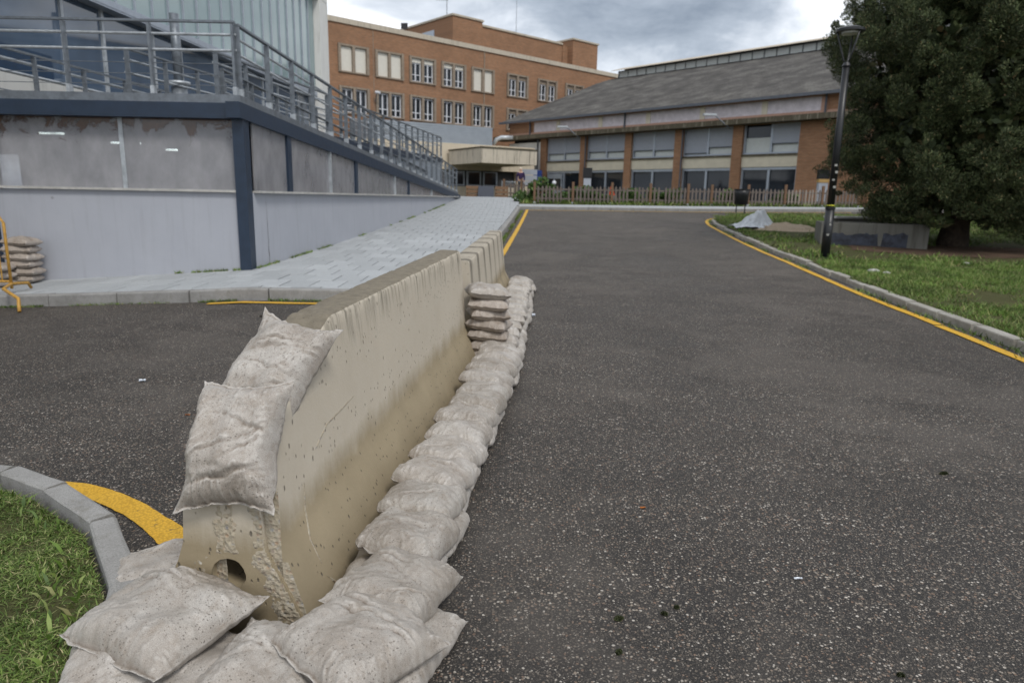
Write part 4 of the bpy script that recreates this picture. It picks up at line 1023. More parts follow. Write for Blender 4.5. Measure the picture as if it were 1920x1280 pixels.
MB().tube(p, p+Vector((0, 0, .95)), .17, 20).build('shaft', M['galv'], nw, True); MB().tube(p+Vector((0, 0, .95)), p+Vector((0, 0, 2.5)), .10, 20).build('upper_shaft', M['galv'], nw, True)
for hh in (.62, 1.0): MB().tube(p+Vector((0, 0, hh)), p+Vector((0, 0, hh+.07)), .24, 20).build('clamp_ring', M['galv_light'], nw, True)

# ------------------------------------------------------------------ glass building (left)
def gx(y): return -9.8+.063*y
gbld = empty('glass_building', (-9.3, 8, 2.9), 'glass fronted building with teal panes and white end frame', 'building')
def gpanel(name, mat, y0, y1, z0, z1, off=0., th=.04):
    vs = [(gx(y)+o, y, z) for y in (y0, y1) for o in (off, off-th) for z in (z0, z1)]
    return MB().add(vs, [(0, 1, 5, 4), (2, 6, 7, 3), (1, 3, 7, 5), (0, 4, 6, 2), (0, 2, 3, 1), (4, 5, 7, 6)]).build(name, mat, gbld)
PS = .70; yE = 28.6
k = 0; y = yE
while y-PS > 7.0:
    gpanel('pane', M['teal'], y-PS+.02, y-.02, 5.55, 9.0, random.uniform(-.004, .004), .03)
    gpanel('mullion', M['alu'], y-PS-.02, y-PS+.02, 5.5, 9.02, .045, .10)
    y -= PS
gpanel('transom', M['alu'], 6, yE, 5.40, 5.535, .06, .16)
y = 6.4; lw = []
while y < yE-.5:
    y1 = min(yE, y+(1.9 if len(lw) % 2 == 0 else 1.25)); lw.append(y)
    gpanel('lower_pane', M['blueglass'], y+.04, y1-.04, 3.62, 5.40, -.25, .03)
    gpanel('mullion', M['galv_light'], y-.04, y+.04, 3.6, 5.40, -.2, .12)
    y = y1
gpanel('plinth', M['wallwhite'], 5, yE, 2.93, 3.60, -.1, .3)
gpanel('soffit', M['alu'], 6, yE, 5.36, 5.40, .05, .4)
gpanel('end_column', M['wallwhite'], yE+.001, yE+.95, 2.0, 9.0, .25, .7)
gpanel('roof_beam', M['wallwhite'], 4, yE+.95, 9.022, 9.75, .25, 1.2)
MB().add([(gx(6)-.5, 6, 2.9), (gx(yE)-.5, yE, 2.9), (-22, yE, 2.9), (-22, 6, 2.9), (gx(6)-.5, 6, 9.1), (gx(yE)-.5, yE, 9.1), (-22, yE, 9.1), (-22, 6, 9.1)], [(0, 1, 5, 4), (1, 2, 6, 5), (2, 3, 7, 6), (3, 0, 4, 7), (4, 5, 6, 7)]).build('core', M['dark'], gbld)
gpanel('poster', M['deepblue'], 12.0, 14.2, 3.66, 4.1, -.225, .01); gpanel('notice', M['paper'], 12.2, 12.75, 5.0, 5.22, -.222, .008)

# ------------------------------------------------------------------ facade helper
def cell_wall(x0, x1, z0, z1, holes, depth):
    xs = sorted({x0, x1, *[h[0] for h in holes], *[h[1] for h in holes]}); zs = sorted({z0, z1, *[h[2] for h in holes], *[h[3] for h in holes]})
    xs = [x for x in xs if x0 <= x <= x1]; zs = [z for z in zs if z0 <= z <= z1]; mb = MB()
    for xa, xb in zip(xs, xs[1:]):
        for za, zb in zip(zs, zs[1:]):
            cx, cz = (xa+xb)/2, (za+zb)/2
            if not any(h[0] < cx < h[1] and h[2] < cz < h[3] for h in holes): mb.add([(xa, 0, za), (xb, 0, za), (xb, 0, zb), (xa, 0, zb)], [(0, 1, 2, 3)])
    for a, b, c, d in holes:
        mb.add([(a, 0, c), (b, 0, c), (b, 0, d), (a, 0, d), (a, depth, c), (b, depth, c), (b, depth, d), (a, depth, d)], [(0, 1, 5, 4), (1, 2, 6, 5), (2, 3, 7, 6), (3, 0, 4, 7)])
    return mb
def lpart(mb, name, mat, root, smooth=False): return link(name, mb.mesh(name, smooth), mat, root)
# ------------------------------------------------------------------ tall brick building
bb = empty('brick_building', (-13.11, 54, 0), 'tall brown brick building with paired windows and stone parapet', 'building', rz=RAD(41.63))
WX = [-.2, 2.92, 6.03, 9.16, 12.32, 16.38, 20.16, 23.84, 27.4]; WW = 2.36
rows = [(10.66, 12.45), (7.72, 9.48)]
holes = [(x, x+WW, a, b) for a, b in rows for x in WX]
lpart(cell_wall(-6, 40, 0, 13.95, holes, .35), 'wall', M['brick'], bb)
lpart(MB().add([(-6, .36, 0), (40, .36, 0), (40, 14, 0), (-6, 14, 0), (-6, .36, 13.9), (40, .36, 13.9), (40, 14, 13.9), (-6, 14, 13.9)], [(0, 1, 5, 4), (1, 2, 6, 5), (2, 3, 7, 6), (3, 0, 4, 7), (4, 5, 6, 7)]), 'core', M['dark'], bb)
lpart(MB().box(-6.1, 40.1, -.10, .5, 13.952, 14.32), 'parapet', M['stone'], bb)
lpart(MB().box(13.62, 13.70, -.06, .0, 7, 13.9), 'downpipe', M['winframe'], bb)
lpart(MB().box(1.93+.75, 1.97+.75, -.02, .01, 7, 13.9), 'movement_joint', M['winframe'], bb)
closed = {(0, 0), (0, 1), (0, 4)}
for ri, (a, b) in enumerate(rows):
    for ci, x in enumerate(WX):
        wroot = lpart(MB().box(x-.10, x+.10, -.14, .30, a-.12, b+.10).box(x+WW-.10, x+WW+.10, -.14, .30, a-.12, b+.10).box(x+WW/2-.11, x+WW/2+.11, -.10, .28, a-.02, b).box(x+.10, x+WW-.10, -.08, .3, b-.04, b+.10).box(x+.10, x+WW-.10, -.10, .3, a-.12, a-.02), 'window', M['winframe'], bb)
        for xa, xb in ((x+.10, x+WW/2-.11), (x+WW/2+.11, x+WW-.10)):
            if (ri, ci) in closed: lpart(MB().box(xa, xb, .08, .12, a-.02, b-.04), 'blind', M['blind'], wroot)
            else:
                top = b-.04-(.32 if (ri == 0 and ci in (2, 3)) or ci > 4 else .03)
                if top < b-.1: lpart(MB().box(xa, xb, .06, .12, top, b-.04), 'blind', M['blind' if ci < 5 else 'winframe'], wroot)
                fm_ = MB().box(xa, xa+.07, .12, .2, a, top).box(xb-.07, xb, .12, .2, a, top).box(xa+.07, xb-.07, .12, .2, top-.08, top).box(xa+.07, xb-.07, .12, .2, a-.02, a+.06).box((xa+xb)/2-.05, (xa+xb)/2+.05, .12, .19, a+.06, top-.08).box(xa+.07, xb-.07, .125, .195, a+.48, a+.54)
                lpart(fm_, 'frame', M['white'], wroot); lpart(MB().box(xa+.05, xb-.05, .21, .23, a, top), 'glass', M['glass'], wroot)
# rooftop block
lpart(MB().box(10.94, 14.16, .9, 12, 13.9, 16.55).box(14.16, 24.9, 1.7, 12, 13.9, 16.42).box(25.6, 29.2, .9, 12, 13.9, 16.9).box(24.9, 25.6, 1.6, 12, 13.9, 16.4), 'rooftop_block', M['brick'], bb)
lpart(MB().box(10.84, 14.26, .8, 12.1, 16.552, 16.70).box(14.262, 24.9, 1.6, 12, 16.422, 16.58).box(25.5, 29.3, .8, 12, 16.902, 17.05), 'rooftop_coping', M['stone'], bb)
lpart(MB().box(10.88, 10.93, 3.6, 5.4, 14.9, 15.8), 'louvre', M['alu'], bb)
an = bb.matrix_basis @ Vector((13.3, 5, 16.6))
aer = empty('roof_aerial', an, 'thin television aerial on the brick rooftop block', 'aerial')
MB().tube(an, an+Vector((0, 0, 2.6)), .035, 6).build('mast', M['galv'], aer)
MB().bar(an+Vector((-1.0, 0, 2.35)), an+Vector((.1, 0, 2.35)), .04, .04).build('boom', M['galv'], aer)
for q in lin(-.9, .05, 5): MB().bar(an+Vector((q, -.25, 2.35)), an+Vector((q, .25, 2.35)), .025, .025).build('element', M['galv'], aer)
an = bb.matrix_basis @ Vector((22.6, 6, 16.5))
tag(MB().tube(an, an+Vector((0, 0, 9)), .03, 6, .012).build('lightning_rod', M['galv']), 'tall thin rod rising above the brick rooftop', 'rod')
an = bb.matrix_basis @ Vector((5.6, .1, 14.33))
fl = empty('floodlight', an, 'small black floodlight on the brick parapet', 'floodlight')
MB().box(an.x-.25, an.x+.25, an.y-.12, an.y+.12, an.z+.15, an.z+.55).build('housing', M['black'], fl); MB().tube(an, an+Vector((0, 0, .2)), .04, 8).build('bracket', M['black'], fl)
an = bb.matrix_basis @ Vector((2.72, -.12, 9.3))
cc = empty('security_camera', an, 'white security camera on a bracket between brick windows', 'camera')
MB().tube(an+Vector((0, 0, -.6)), an+Vector((.25, -.35, .0)), .03, 6).build('arm', M['galv'], cc); MB().tube(an+Vector((.1, -.3, .05)), an+Vector((.45, -.42, .0)), .10, 10).build('body', M['white'], cc)
# ------------------------------------------------------------------ right wing with corrugated roof
rw = empty('workshop_wing', (-.5, 57.6, 0), 'long two storey brick wing with grey corrugated roof', 'building', rz=math.atan2(-.728, .686))
PX = [(3.52, 4.14), (7.61, 8.19), (11.70, 12.27), (15.75, 16.35), (19.88, 20.53), (24.03, 24.55)]
holes = []
for (a, b), (c, d) in zip(PX, PX[1:]): holes += [(b, c, 1.3, 6.1)]
lpart(cell_wall(3.52, 38, .5, 6.1, holes, .5), 'brick_wall', M['brick2'], rw)
lpart(MB().box(0, 3.519, -.02, .4, .5, 5.86), 'white_wall', M['wallwhite'], rw)
lpart(MB().add([(0, .55, 0), (38, .55, 0), (38, 24, 0), (0, 24, 0), (0, .55, 7.5), (38, .55, 7.5), (38, 24, 7.5), (0, 24, 7.5)], [(0, 1, 5, 4), (1, 2, 6, 5), (2, 3, 7, 6), (3, 0, 4, 7), (4, 5, 6, 7)]), 'core', M['dark'], rw)
lpart(MB().box(-1.2, 38, -.75, .5, 6.102, 6.40), 'cornice', M['cornice'], rw)
lpart(MB().box(-.0, 38, -.06, .5, 6.402, 7.5), 'upper_brick_band', M['brick2'], rw)
lpart(MB().box(.0, 38, -.16, -.062, 6.405, 6.60), 'salmon_sill', M['pinkband'], rw); lpart(MB().box(0, 38, -.16, -.062, 7.34, 7.495), 'salmon_lintel', M['pinkband'], rw)
pp = [2.7, 5.45, 9.55, 13.65, 17.75, 21.85, 25.3]
for a, b in zip(pp, pp[1:]):
    lpart(MB().box(a+.17, b-.17, -.10, -.062, 6.602, 7.338), 'lilac_panel', M['lilac'], rw)
    lpart(MB().box(b-.168, b+.168, -.15, -.063, 6.602, 7.338), 'pier', M['pinkband' if b > 25 else 'creamband'], rw)
for s_ in (2.5, 11.75, 25.4): lpart(MB().tube((s_, -.2, 6.42), (s_, -.2, 7.5), .06, 8), 'downpipe', M['gutter'], rw)
for s_ in (3.3, 8.15+.06, 16.4): lpart(MB().tube((s_, -.10, 1), (s_, -.10, 6.1), .05, 8), 'downpipe', M['gutter'], rw)
for bi, ((a, b), (c, d)) in enumerate(zip(PX, PX[1:])):
    x0, x1 = b, c; mid = (x0+x1)/2
    lpart(MB().box(x0, x1, .12, .45, 3.66, 4.30), 'cream_spandrel', M['creamband'], rw)
    lpart(MB().box(x0, x1, .02, .45, 4.302, 4.40), 'sill', M['cornice'], rw)
    w_ = lpart(MB().box(x0, x0+.12, .2, .3, 4.4, 6.1).box(x1-.12, x1, .2, .3, 4.4, 6.1).box(mid-.06, mid+.06, .2, .3, 4.4, 6.1).box(x0+.12, mid-.06, .2, .3, 4.4, 4.5).box(mid+.06, x1-.12, .2, .3, 4.4, 4.5), 'window', M['alu'], rw)
    for li, (p, q) in enumerate(((x0+.12, mid-.06), (mid+.06, x1-.12))):
        lpart(MB().box(p, q, .34, .36, 4.5, 6.1), 'glass', M['glass'] if (bi, li) == (4, 0) else M['blindw'], w_)
        if (bi, li) == (4, 0):
            lpart(MB().box(p, q, .32, .335, 4.5, 5.35), 'blind', M['blindw'], w_)
        else:
            bot = 4.62 if (bi, li) == (3, 0) else 4.95+random.uniform(-.05, .08)
            mbx = MB(); zz = bot
            while zz < 6.05: mbx.box(p, q, .23, .255, zz, zz+.052); zz += .06
            lpart(mbx, 'shutter', M['shutter'], w_)
            lpart(MB().box(p, q, .22, .29, bot-.05, bot-.002), 'shutter_bar', M['gutter'], w_)
    d_ = lpart(MB().box(x0, x1, .18, .35, 3.50, 3.658).box(x0, x0+.12, .2, .3, .5, 3.5).box(x1-.12, x1, .2, .3, .5, 3.5).box(mid-.07, mid+.07, .2, .3, .5, 3.5), 'shopfront', M['alu'], rw)
    for p, q in ((x0+.12, mid-.07), (mid+.07, x1-.12)): lpart(MB().box(p, q, .3, .32, .5, 3.5), 'glass', M['glass'], d_)
    if bi == 0:
        lpart(MB().box(x0+.1, mid-.1, .1, .18, .5, 3.45), 'door', M['alu'], d_); lpart(MB().box(x0+.25, x0+.8, .08, .098, 2.3, 3.1).box(x0+.95, mid-.2, .08, .098, 2.3, 3.1), 'door_glass', M['glass'], d_)
# corrugated roof
vs = []; nx = 860; rws = [(-.55, 7.50), (2, 8.46), (5, 9.58), (8, 10.7), (11, 11.85), (12.9, 12.45)]
for yy, zz in rws:
    for i in range(nx+1):
        x = -.5+39*i/nx; vs.append((x, yy, zz+.028*math.sin(2*math.pi*x/.18)+.02*nz(x*.4, yy*.4)))
lpart(MB().add(vs, [(j*(nx+1)+i, j*(nx+1)+i+1, (j+1)*(nx+1)+i+1, (j+1)*(nx+1)+i) for j in range(5) for i in range(nx)]), 'corrugated_roof', M['corr'], rw, True)
lpart(MB().box(-.6, 38.5, -.70, -.56, 7.36, 7.52), 'gutter', M['gutter'], rw)
lpart(MB().add([(0, -.1, 7.45), (0, 12.9, 12.38), (0, 24, 7.45), (.2, -.1, 7.45), (.2, 12.9, 12.38), (.2, 24, 7.45)], [(0, 1, 2), (3, 5, 4), (0, 3, 4, 1), (1, 4, 5, 2)]), 'gable', M['brick2'], rw)
lpart(MB().add([(-.5, 14.9, 12.45), (38.5, 14.9, 12.45), (38.5, 26, 7.5), (-.5, 26, 7.5)], [(0, 1, 2, 3)]), 'rear_roof_slope', M['corr'], rw)
lan = lpart(MB().box(.4, 38.4, 13.0, 14.9, 12.2, 13.1), 'roof_lantern', M['gutter'], rw)
x = .6
while x < 37.5:
    lpart(MB().box(x+.05, x+.95, 12.90, 12.99, 12.5, 13.02), 'lantern_pane', M['blindw'], lan); x += 1.0
vs = []
for yy, zz in ((12.3, 13.06), (13.95, 13.52), (15.6, 13.06)):
    for i in range(nx+1):
        x = .1+38.4*i/nx; vs.append((x, yy, zz+.03*math.sin(2*math.pi*x/.18)))
lpart(MB().add(vs, [(j*(nx+1)+i, j*(nx+1)+i+1, (j+1)*(nx+1)+i+1, (j+1)*(nx+1)+i) for j in range(2) for i in range(nx)]), 'lantern_roof', M['stone'], lan, True)
for s_, lb in ((8.0, 'left'), (19.95, 'right')):
    an = rw.matrix_basis @ Vector((s_, -.5, 5.9)); f_ = rw.matrix_basis.to_3x3() @ Vector((-.9, -.9, 0))
    wl = empty('wall_lamp', an, lb+' grey arm lamp fixed under the cornice of the workshop wing', 'lamp', 'lamps on the workshop wing')
    MB().tube(an, an+f_*.7+Vector((0, 0, .7)), .035, 8).build('arm', M['galv'], wl); MB().obox(an+f_*1.0+Vector((0, 0, .78)), f_*.3, Vector((f_.y, -f_.x, 0))*.12, Vector((0, 0, .06))).build('lamp_head', M['galv_light'], wl)
# ------------------------------------------------------------------ cream entrance block, canopy, grey clad box
cb = empty('entrance_block', (-4, 49.5, 1.4), 'cream rendered entrance block with concrete canopy', 'building')
c0, c1 = D(735, 300, 48.8), D(1002, 300, 54.2); dd = Vector((c1.x-c0.x, c1.y-c0.y, 0)).normalized(); nn = Vector((-dd.y, dd.x, 0)); LC = (Vector((c1.x-c0.x, c1.y-c0.y, 0))).length
def cbx(s0, s1, w0, w1, z0, z1, name, mat, root=cb):
    o_ = Vector((c0.x, c0.y, 0))
    return MB().obox(o_+dd*((s0+s1)/2)+nn*((w0+w1)/2)+Vector((0, 0, (z0+z1)/2)), dd*((s1-s0)/2), nn*((w1-w0)/2), Vector((0, 0, (z1-z0)/2))).build(name, mat, root)
cbx(-3, LC, 0, 4, 3.52, 5.35, 'wall', M['cream']); cbx(-3, LC, .5, 4, 1.0, 3.518, 'recess', M['dark']); cbx(-3, LC-1.6, .05, .48, 1.0, 2.35, 'low_wall', M['cream']); cbx(LC-1.5, LC, .02, .48, 1, 3.5, 'end_wall', M['cream'])
for k in range(6):
    s0 = .4+k*1.35; wdw = cbx(s0, s0+1.2, .30, .36, 2.4, 3.45, 'window', M['alu']); cbx(s0+.14, s0+1.06, .26, .295, 2.5, 3.38, 'glass', M['glass'], cb)
k0 = D(903, 277, 46.5); k1 = D(1007, 284, 48.8); k1.z = k0.z
dk = Vector((k1.x-k0.x, k1.y-k0.y, 0)); LK_ = dk.length; dk.normalize(); nk = Vector((-dk.y, dk.x, 0)); zb = D(903, 305, 46.5).z
ctr = Vector((k0.x, k0.y, 0))+dk*LK_/2+nk*2.4; ctr.z = (k0.z+zb)/2
MB().obox(ctr, dk*LK_/2, nk*2.4, Vector((0, 0, (k0.z-zb)/2))).build('canopy', M['streaky'], cb)
ctr.z = k0.z+.05; MB().obox(ctr, dk*(LK_/2+.05), nk*2.45, Vector((0, 0, .045))).build('canopy_coping', M['cornice'], cb)
gb0 = D(690, 270, 50.5); gb1 = D(923, 270, 55.5); dg = Vector((gb1.x-gb0.x, gb1.y-gb0.y, 0)); LG = dg.length; dg.normalize(); ng = Vector((-dg.y, dg.x, 0))
cx_ = empty('clad_plant_box', (gb0.x, gb0.y, 5.36), 'grey horizontally clad metal box on the entrance block', 'plant box')
ztop = D(923, 240, 55.5).z; zbot = 5.36; nsl = 9
MB().obox(Vector((gb0.x, gb0.y, (ztop+zbot)/2))+dg*LG/2+ng*2, dg*LG/2, ng*1.95, Vector((0, 0, (ztop-zbot)/2))).build('box', M['clad'], cx_)
for k in range(nsl):
    hh = (ztop-zbot)/nsl; MB().obox(Vector((gb0.x, gb0.y, zbot+hh*(k+.5)))+dg*LG/2+ng*.02, dg*LG/2, ng*.025, Vector((0, 0, hh*.44))).build('cladding_plank', M['clad'], cx_)
p = D(932, 259, 56); pipe = tag(MB().path([p+Vector((-.3, 0, -.5)), p+Vector((-.05, 0, -.12)), p+Vector((.35, 0, .05)), p+Vector((1.25, 0, .05))], .16, 12).build('duct_pipe', M['galv_light'], None, True), 'shiny bent metal duct between the clad box and the wing', 'pipe')
bs = D(1008, 335, 53.6); tag(MB().box(bs.x-.32, bs.x+.32, bs.y-.05, bs.y, bs.z-.62, bs.z+.62).build('sign_panel', M['signblue']), 'upright blue sign panel on the white wall by the entrance', 'sign')
bs = D(993, 334, 52); wp = empty('notice_board', bs, 'pale grey notice panels beside the entrance', 'sign')
for k in range(3): MB().box(bs.x-.55, bs.x+.55, bs.y-.05, bs.y, bs.z+.62-k*.43-.38, bs.z+.62-k*.43).build('panel', M['shutter'], wp)

# ------------------------------------------------------------------ trees
def leaf_cloud(name, tufts, size, mat, parent, slim=.32, upb=.35):
    """tufts: list of (centre, radius, leaves); leaves are small lozenges facing outwards"""
    Vs = []
    for c, rad, n in tufts:
        d = np.random.normal(size=(n, 3)); d /= np.linalg.norm(d, axis=1)[:, None]
        r_ = rad*(.45+.55*np.random.rand(n)**.5)
        p = np.array(c)+d*r_[:, None]*np.array([1, 1, .85])
        ax = d+np.random.normal(scale=.55, size=(n, 3)); ax[:, 2] += upb; ax /= np.linalg.norm(ax, axis=1)[:, None]
        sdv = np.cross(ax, np.random.normal(size=(n, 3))); sdv /= np.linalg.norm(sdv, axis=1)[:, None]
        L = (size*(.6+.9*np.random.rand(n)))[:, None]; wd = L*(slim*(.8+.5*np.random.rand(n)))[:, None]
        Vs.append(np.stack([p-ax*L*.5, p+sdv*wd, p+ax*L*.5, p-sdv*wd], 1))
    V = np.concatenate(Vs); n = len(V); off = np.array(parent.location); V = V.reshape(-1, 3)-off
    me = bpy.data.meshes.new(name); me.vertices.add(n*4); me.vertices.foreach_set('co', V.ravel().astype(np.float32))
    me.loops.add(n*4); me.loops.foreach_set('vertex_index', np.arange(n*4, dtype=np.int32)); me.polygons.add(n)
    me.polygons.foreach_set('loop_start', np.arange(n, dtype=np.int32)*4); me.polygons.foreach_set('loop_total', np.full(n, 4, np.int32)); me.update(calc_edges=True)
    return link(name, me, mat, parent)
def conifer(loc, prof, n_tuft, leaves, label, mat, seed, trunk_r, zmax, low=.9, droop_=0, size=.085, trad=(.26, .5), gaps=.0):
    rs = random.Random(seed); root = empty('conifer_tree', loc, label, 'tree', 'conifers on the right verge')
    L = Vector(loc); tufts = []
    limbs = []
    for k in range(n_tuft):
        while True:
            z = rs.uniform(low, zmax); R = interp(prof, z)
            if rs.random() < (R/3.4)**.8: break
        a = rs.uniform(0, 2*math.pi)
        lob = min(1.13, 1+.24*nz(math.cos(a)*1.7+seed, math.sin(a)*1.7, z*.55)+.14*nz(math.cos(a)*4+seed, math.sin(a)*4, z*1.6))
        f = rs.random(); f = .80+.22*f if k % 3 else .30+.4*f
        if gaps and nz(math.cos(a)*3+seed, math.sin(a)*3, z*1.3) > .32-gaps and f > .5: continue
        c = L+Vector((math.cos(a)*R*lob*f, math.sin(a)*R*lob*f, z-droop_*f))
        rad = rs.uniform(*trad); tufts.append((c, rad, int(leaves*(rad/trad[1])**2)))
        if k % 12 == 0: limbs.append((z, c))
        for q in range(1):                              # ragged sprays that break the outline
            cc = c+Vector((math.cos(a)*rad*.8, math.sin(a)*rad*.8, rs.uniform(-.1, .35)))+Vector((rs.gauss(0, .15), rs.gauss(0, .15), rs.gauss(0, .12)))
            tufts.append((cc, rad*.42, int(leaves*.13)))
    leaf_cloud('crown', tufts, size, mat, root, .125, .75)
    inner = []
    for k in range(n_tuft//2):
        z = rs.uniform(low+.3, zmax-.6); a = rs.uniform(0, 2*math.pi); R = interp(prof, z)*(.72-gaps*1.6)*math.sqrt(rs.random())
        inner.append((L+Vector((math.cos(a)*R, math.sin(a)*R, z)), .42, 60))
    leaf_cloud('inner_foliage', inner, .20, mat, root, .34, .3)
    pts = [L+Vector((.04*math.sin(z*1.3+seed), .05*math.cos(z*.9), z)) for z in lin(-.15, zmax-.4, 10)]
    MB().path(pts, [trunk_r*(1.35 if i == 0 else 1)*(1-.9*i/10) for i in range(11)], 12).build('trunk', M['bark'], root, True)
    for z, c in limbs[:34]:
        s_ = L+Vector((0, 0, max(.7, z-.4))); m_ = s_.lerp(c, .55)+Vector((0, 0, .1))
        MB().path([s_, m_, c], [.07, .045, .015], 6).build('limb', M['bark'], root, True)
    return root
T1 = Vector((11.3, 17.7, zv(11.3, 17.7)-.02))
conifer(T1, [(.5, 1.9), (1.2, 2.5), (2.2, 2.75), (3.5, 2.95), (5, 3.25), (6, 2.95), (7, 2.4), (9, 1.5), (11, .2)], 950, 1250, 'big dense dark conifer with thick trunk standing behind the planter', M['conifer'], 5, .30, 10.8, low=.5, size=.062, trad=(.20, .42))
T2 = Vector((14.6, 16.8, zv(14.6, 16.8)-.02))
conifer(T2, [(.5, .8), (1.5, 1.9), (3, 2.6), (5, 2.5), (7, 1.9), (9.5, .3)], 300, 520, 'paler feathery conifer at the right edge of the picture', M['conifer2'], 9, .2, 9.2, low=.9, droop_=.35, size=.07, trad=(.2, .42), gaps=.12)
# things beyond the tree: low brick wall and far shrubs give the backdrop at the right edge
bw = tag(MB().box(17, 40, 33.8, 34.2, 0, 4.2).build('brick_outhouse', M['brick2']), 'orange brick outhouse wall glimpsed behind the trees at right', 'wall')
def shrub(x, y, z, r, h, n, label, mat='shrub', size=.12):
    root = empty('shrub', (x, y, z), label, 'shrub', 'shrubs behind the picket fence')
    tufts = [(Vector((x+random.uniform(-r, r), y+random.uniform(-.3, .3), z+random.uniform(.15, 1)*h)), random.uniform(.18, .34), n) for _ in range(10)]
    leaf_cloud('foliage', tufts, size, M[mat], root)
    for k in range(5): MB().path([(x+random.uniform(-.1, .1), y, z-.1), (x+random.uniform(-r, r)*.7, y, z+h*.7)], [.02, .008], 5).build('stem', M['bark'], root)
    return root

# ------------------------------------------------------------------ picket fence
def fy(x): return 32.22+.055*max(0, x-1)+.085*max(0, x-7)
FP = [.9, 2.68, 4.5, 6.3, 8.1, 9.25, 11.05, 12.9, 14.8, 16.7]
pf = empty('picket_fence', (.9, fy(.9), zt(.9, 32.2)+.13), 'long weathered picket fence with brown posts in front of the workshop wing', 'fence')
def zf_(x): return zt(x, fy(x))+.13
pk = MB(); hw_ = .042; pk.add([(-hw_, -.012, 0), (hw_, -.012, 0), (hw_, -.012, .68), (0, -.012, .75), (-hw_, -.012, .68), (-hw_, .012, 0), (hw_, .012, 0), (hw_, .012, .68), (0, .012, .75), (-hw_, .012, .68)], [(0, 1, 2, 3, 4), (9, 8, 7, 6, 5)]+[(i, (i+1) % 5, 5+(i+1) % 5, 5+i) for i in range(5)])
pme = pk.mesh('picket'); pme.materials.append(M['wood']); pme2 = pme.copy(); pme2.materials.clear(); pme2.materials.append(M['palewood'])
def fence_run(root, xs, yf, zf, newer=()):
    o0 = root.location
    for i, x in enumerate(xs):
        MB().box(x-.055, x+.055, yf(x)-.055, yf(x)+.055, zf(x)-.05, zf(x)+1.0+random.uniform(-.03, .03)).build('post', M['post'], root)
        MB().box(x-.06, x+.06, yf(x)-.06, yf(x)+.06, zf(x)-.05, zf(x)+.08).build('post_shoe', M['galv_light'], root)
    for i, (a, b) in enumerate(zip(xs, xs[1:])):
        for hh in (.22, .64):
            MB().bar((a+.05, yf(a), zf(a)+hh), (b-.05, yf(b), zf(b)+hh), .03, .07).build('rail', M['wood'], root)
        n = max(3, round((b-a)/.178))
        for k in range(1, n):
            x = a+(b-a)*k/n
            if random.random() < .03: continue
            link('picket', pme2 if i in newer and k % 5 else pme, None, root, (x-o0.x+random.uniform(-.008, .008), yf(x)-.035-o0.y, zf(x)+.06+random.uniform(-.02, .02)-o0.z), (0, random.gauss(0, .018), math.atan2(yf(b)-yf(a), b-a)))
fence_run(pf, FP, fy, zf_, (7,))
pf2 = empty('picket_fence', (-.62, 39, 1.6), 'short farther stretch of picket fence by the end of the ramp', 'fence')
fence_run(pf2, [-.62, .35, 1.1], lambda x: 39.0, lambda x: zt(x, 39)+.12)
for i, (x, lb) in enumerate(((1.4, 'tallest bushy green shrub at the left end of the picket fence'), (2.3, 'second green shrub from the left behind the picket fence'), (3.6, 'low shrub behind the third fence bay'), (5.4, 'low shrub behind the middle of the picket fence'), (7.1, 'low shrub just left of the litter bin behind the fence'), (10.2, 'flowering shrub against the dark windows right of the bin'), (13.2, 'shrub at the right hand bays of the fence'), (.35, 'small shrub filling the gap left of the fence end'))):
    shrub(x, fy(x)+.7, zf_(x), .75 if i < 7 else .2, 1.0 if i == 0 else (.62 if i < 7 else .35), 170 if i < 7 else 60, lb)

# ------------------------------------------------------------------ street lamp
lp = Vector((6.68, 14.75, zv(6.68, 14.75)-.02))
sl = empty('street_lamp', lp, 'black street lamp post with open lantern head on the right verge', 'street lamp')
Z = Vector((0, 0, .922))
MB().tube(lp, lp+Z*1.15, .092, 16).build('base_sleeve', M['black'], sl, True); MB().tube(lp+Z*1.15, lp+Z*4.25, .074, 16, .066).build('pole', M['black'], sl, True)
MB().tube(lp-Z*.01, lp+Z*.03, .16, 16).build('base_plate', M['black'], sl); MB().tube(lp+Z*1.13, lp+Z*1.17, .104, 16).build('collar', M['black'], sl)
MB().tube(lp+Z*1.20, lp+Z*1.225, .077, 16).build('tape_band', M['tape'], sl)
for k in range(3):
    a = k*2*math.pi/3+.9; dv = Vector((math.cos(a), math.sin(a), 0))
    MB().path([lp+Z*4.22, lp+Z*4.35+dv*.07, lp+Z*4.92+dv*.24], .017, 8).build('lantern_arm', M['black'], sl, True)
MB().tube(lp+Z*4.22, lp+Z*4.30, .088, 16, .05).build('pole_cap', M['black'], sl)
mb = MB().tube(lp+Z*4.92, lp+Z*4.97, .275, 28); mb.tube(lp+Z*4.97, lp+Z*5.01, .275, 28, .2); mb.build('lantern_cap', M['black'], sl); MB().tube(lp+Z*4.88, lp+Z*4.925, .16, 24).build('lens', M['lampglass'], sl)
for k, (h_, a, s_) in enumerate(((.55, -1.9, .05), (.78, -1.6, .04), (1.62, -1.5, .06), (1.78, -2.0, .05), (1.95, -1.4, .06), (2.1, -1.75, .055))):
    dv = Vector((math.cos(a), math.sin(a), 0)); rr = .0935 if h_ < 1.15 else .0745
    MB().obox(lp+Z*h_+dv*rr, Vector((-dv.y, dv.x, 0))*s_*.5, dv*.0015, Z*s_*.45).build('sticker', M['sticker'], sl)

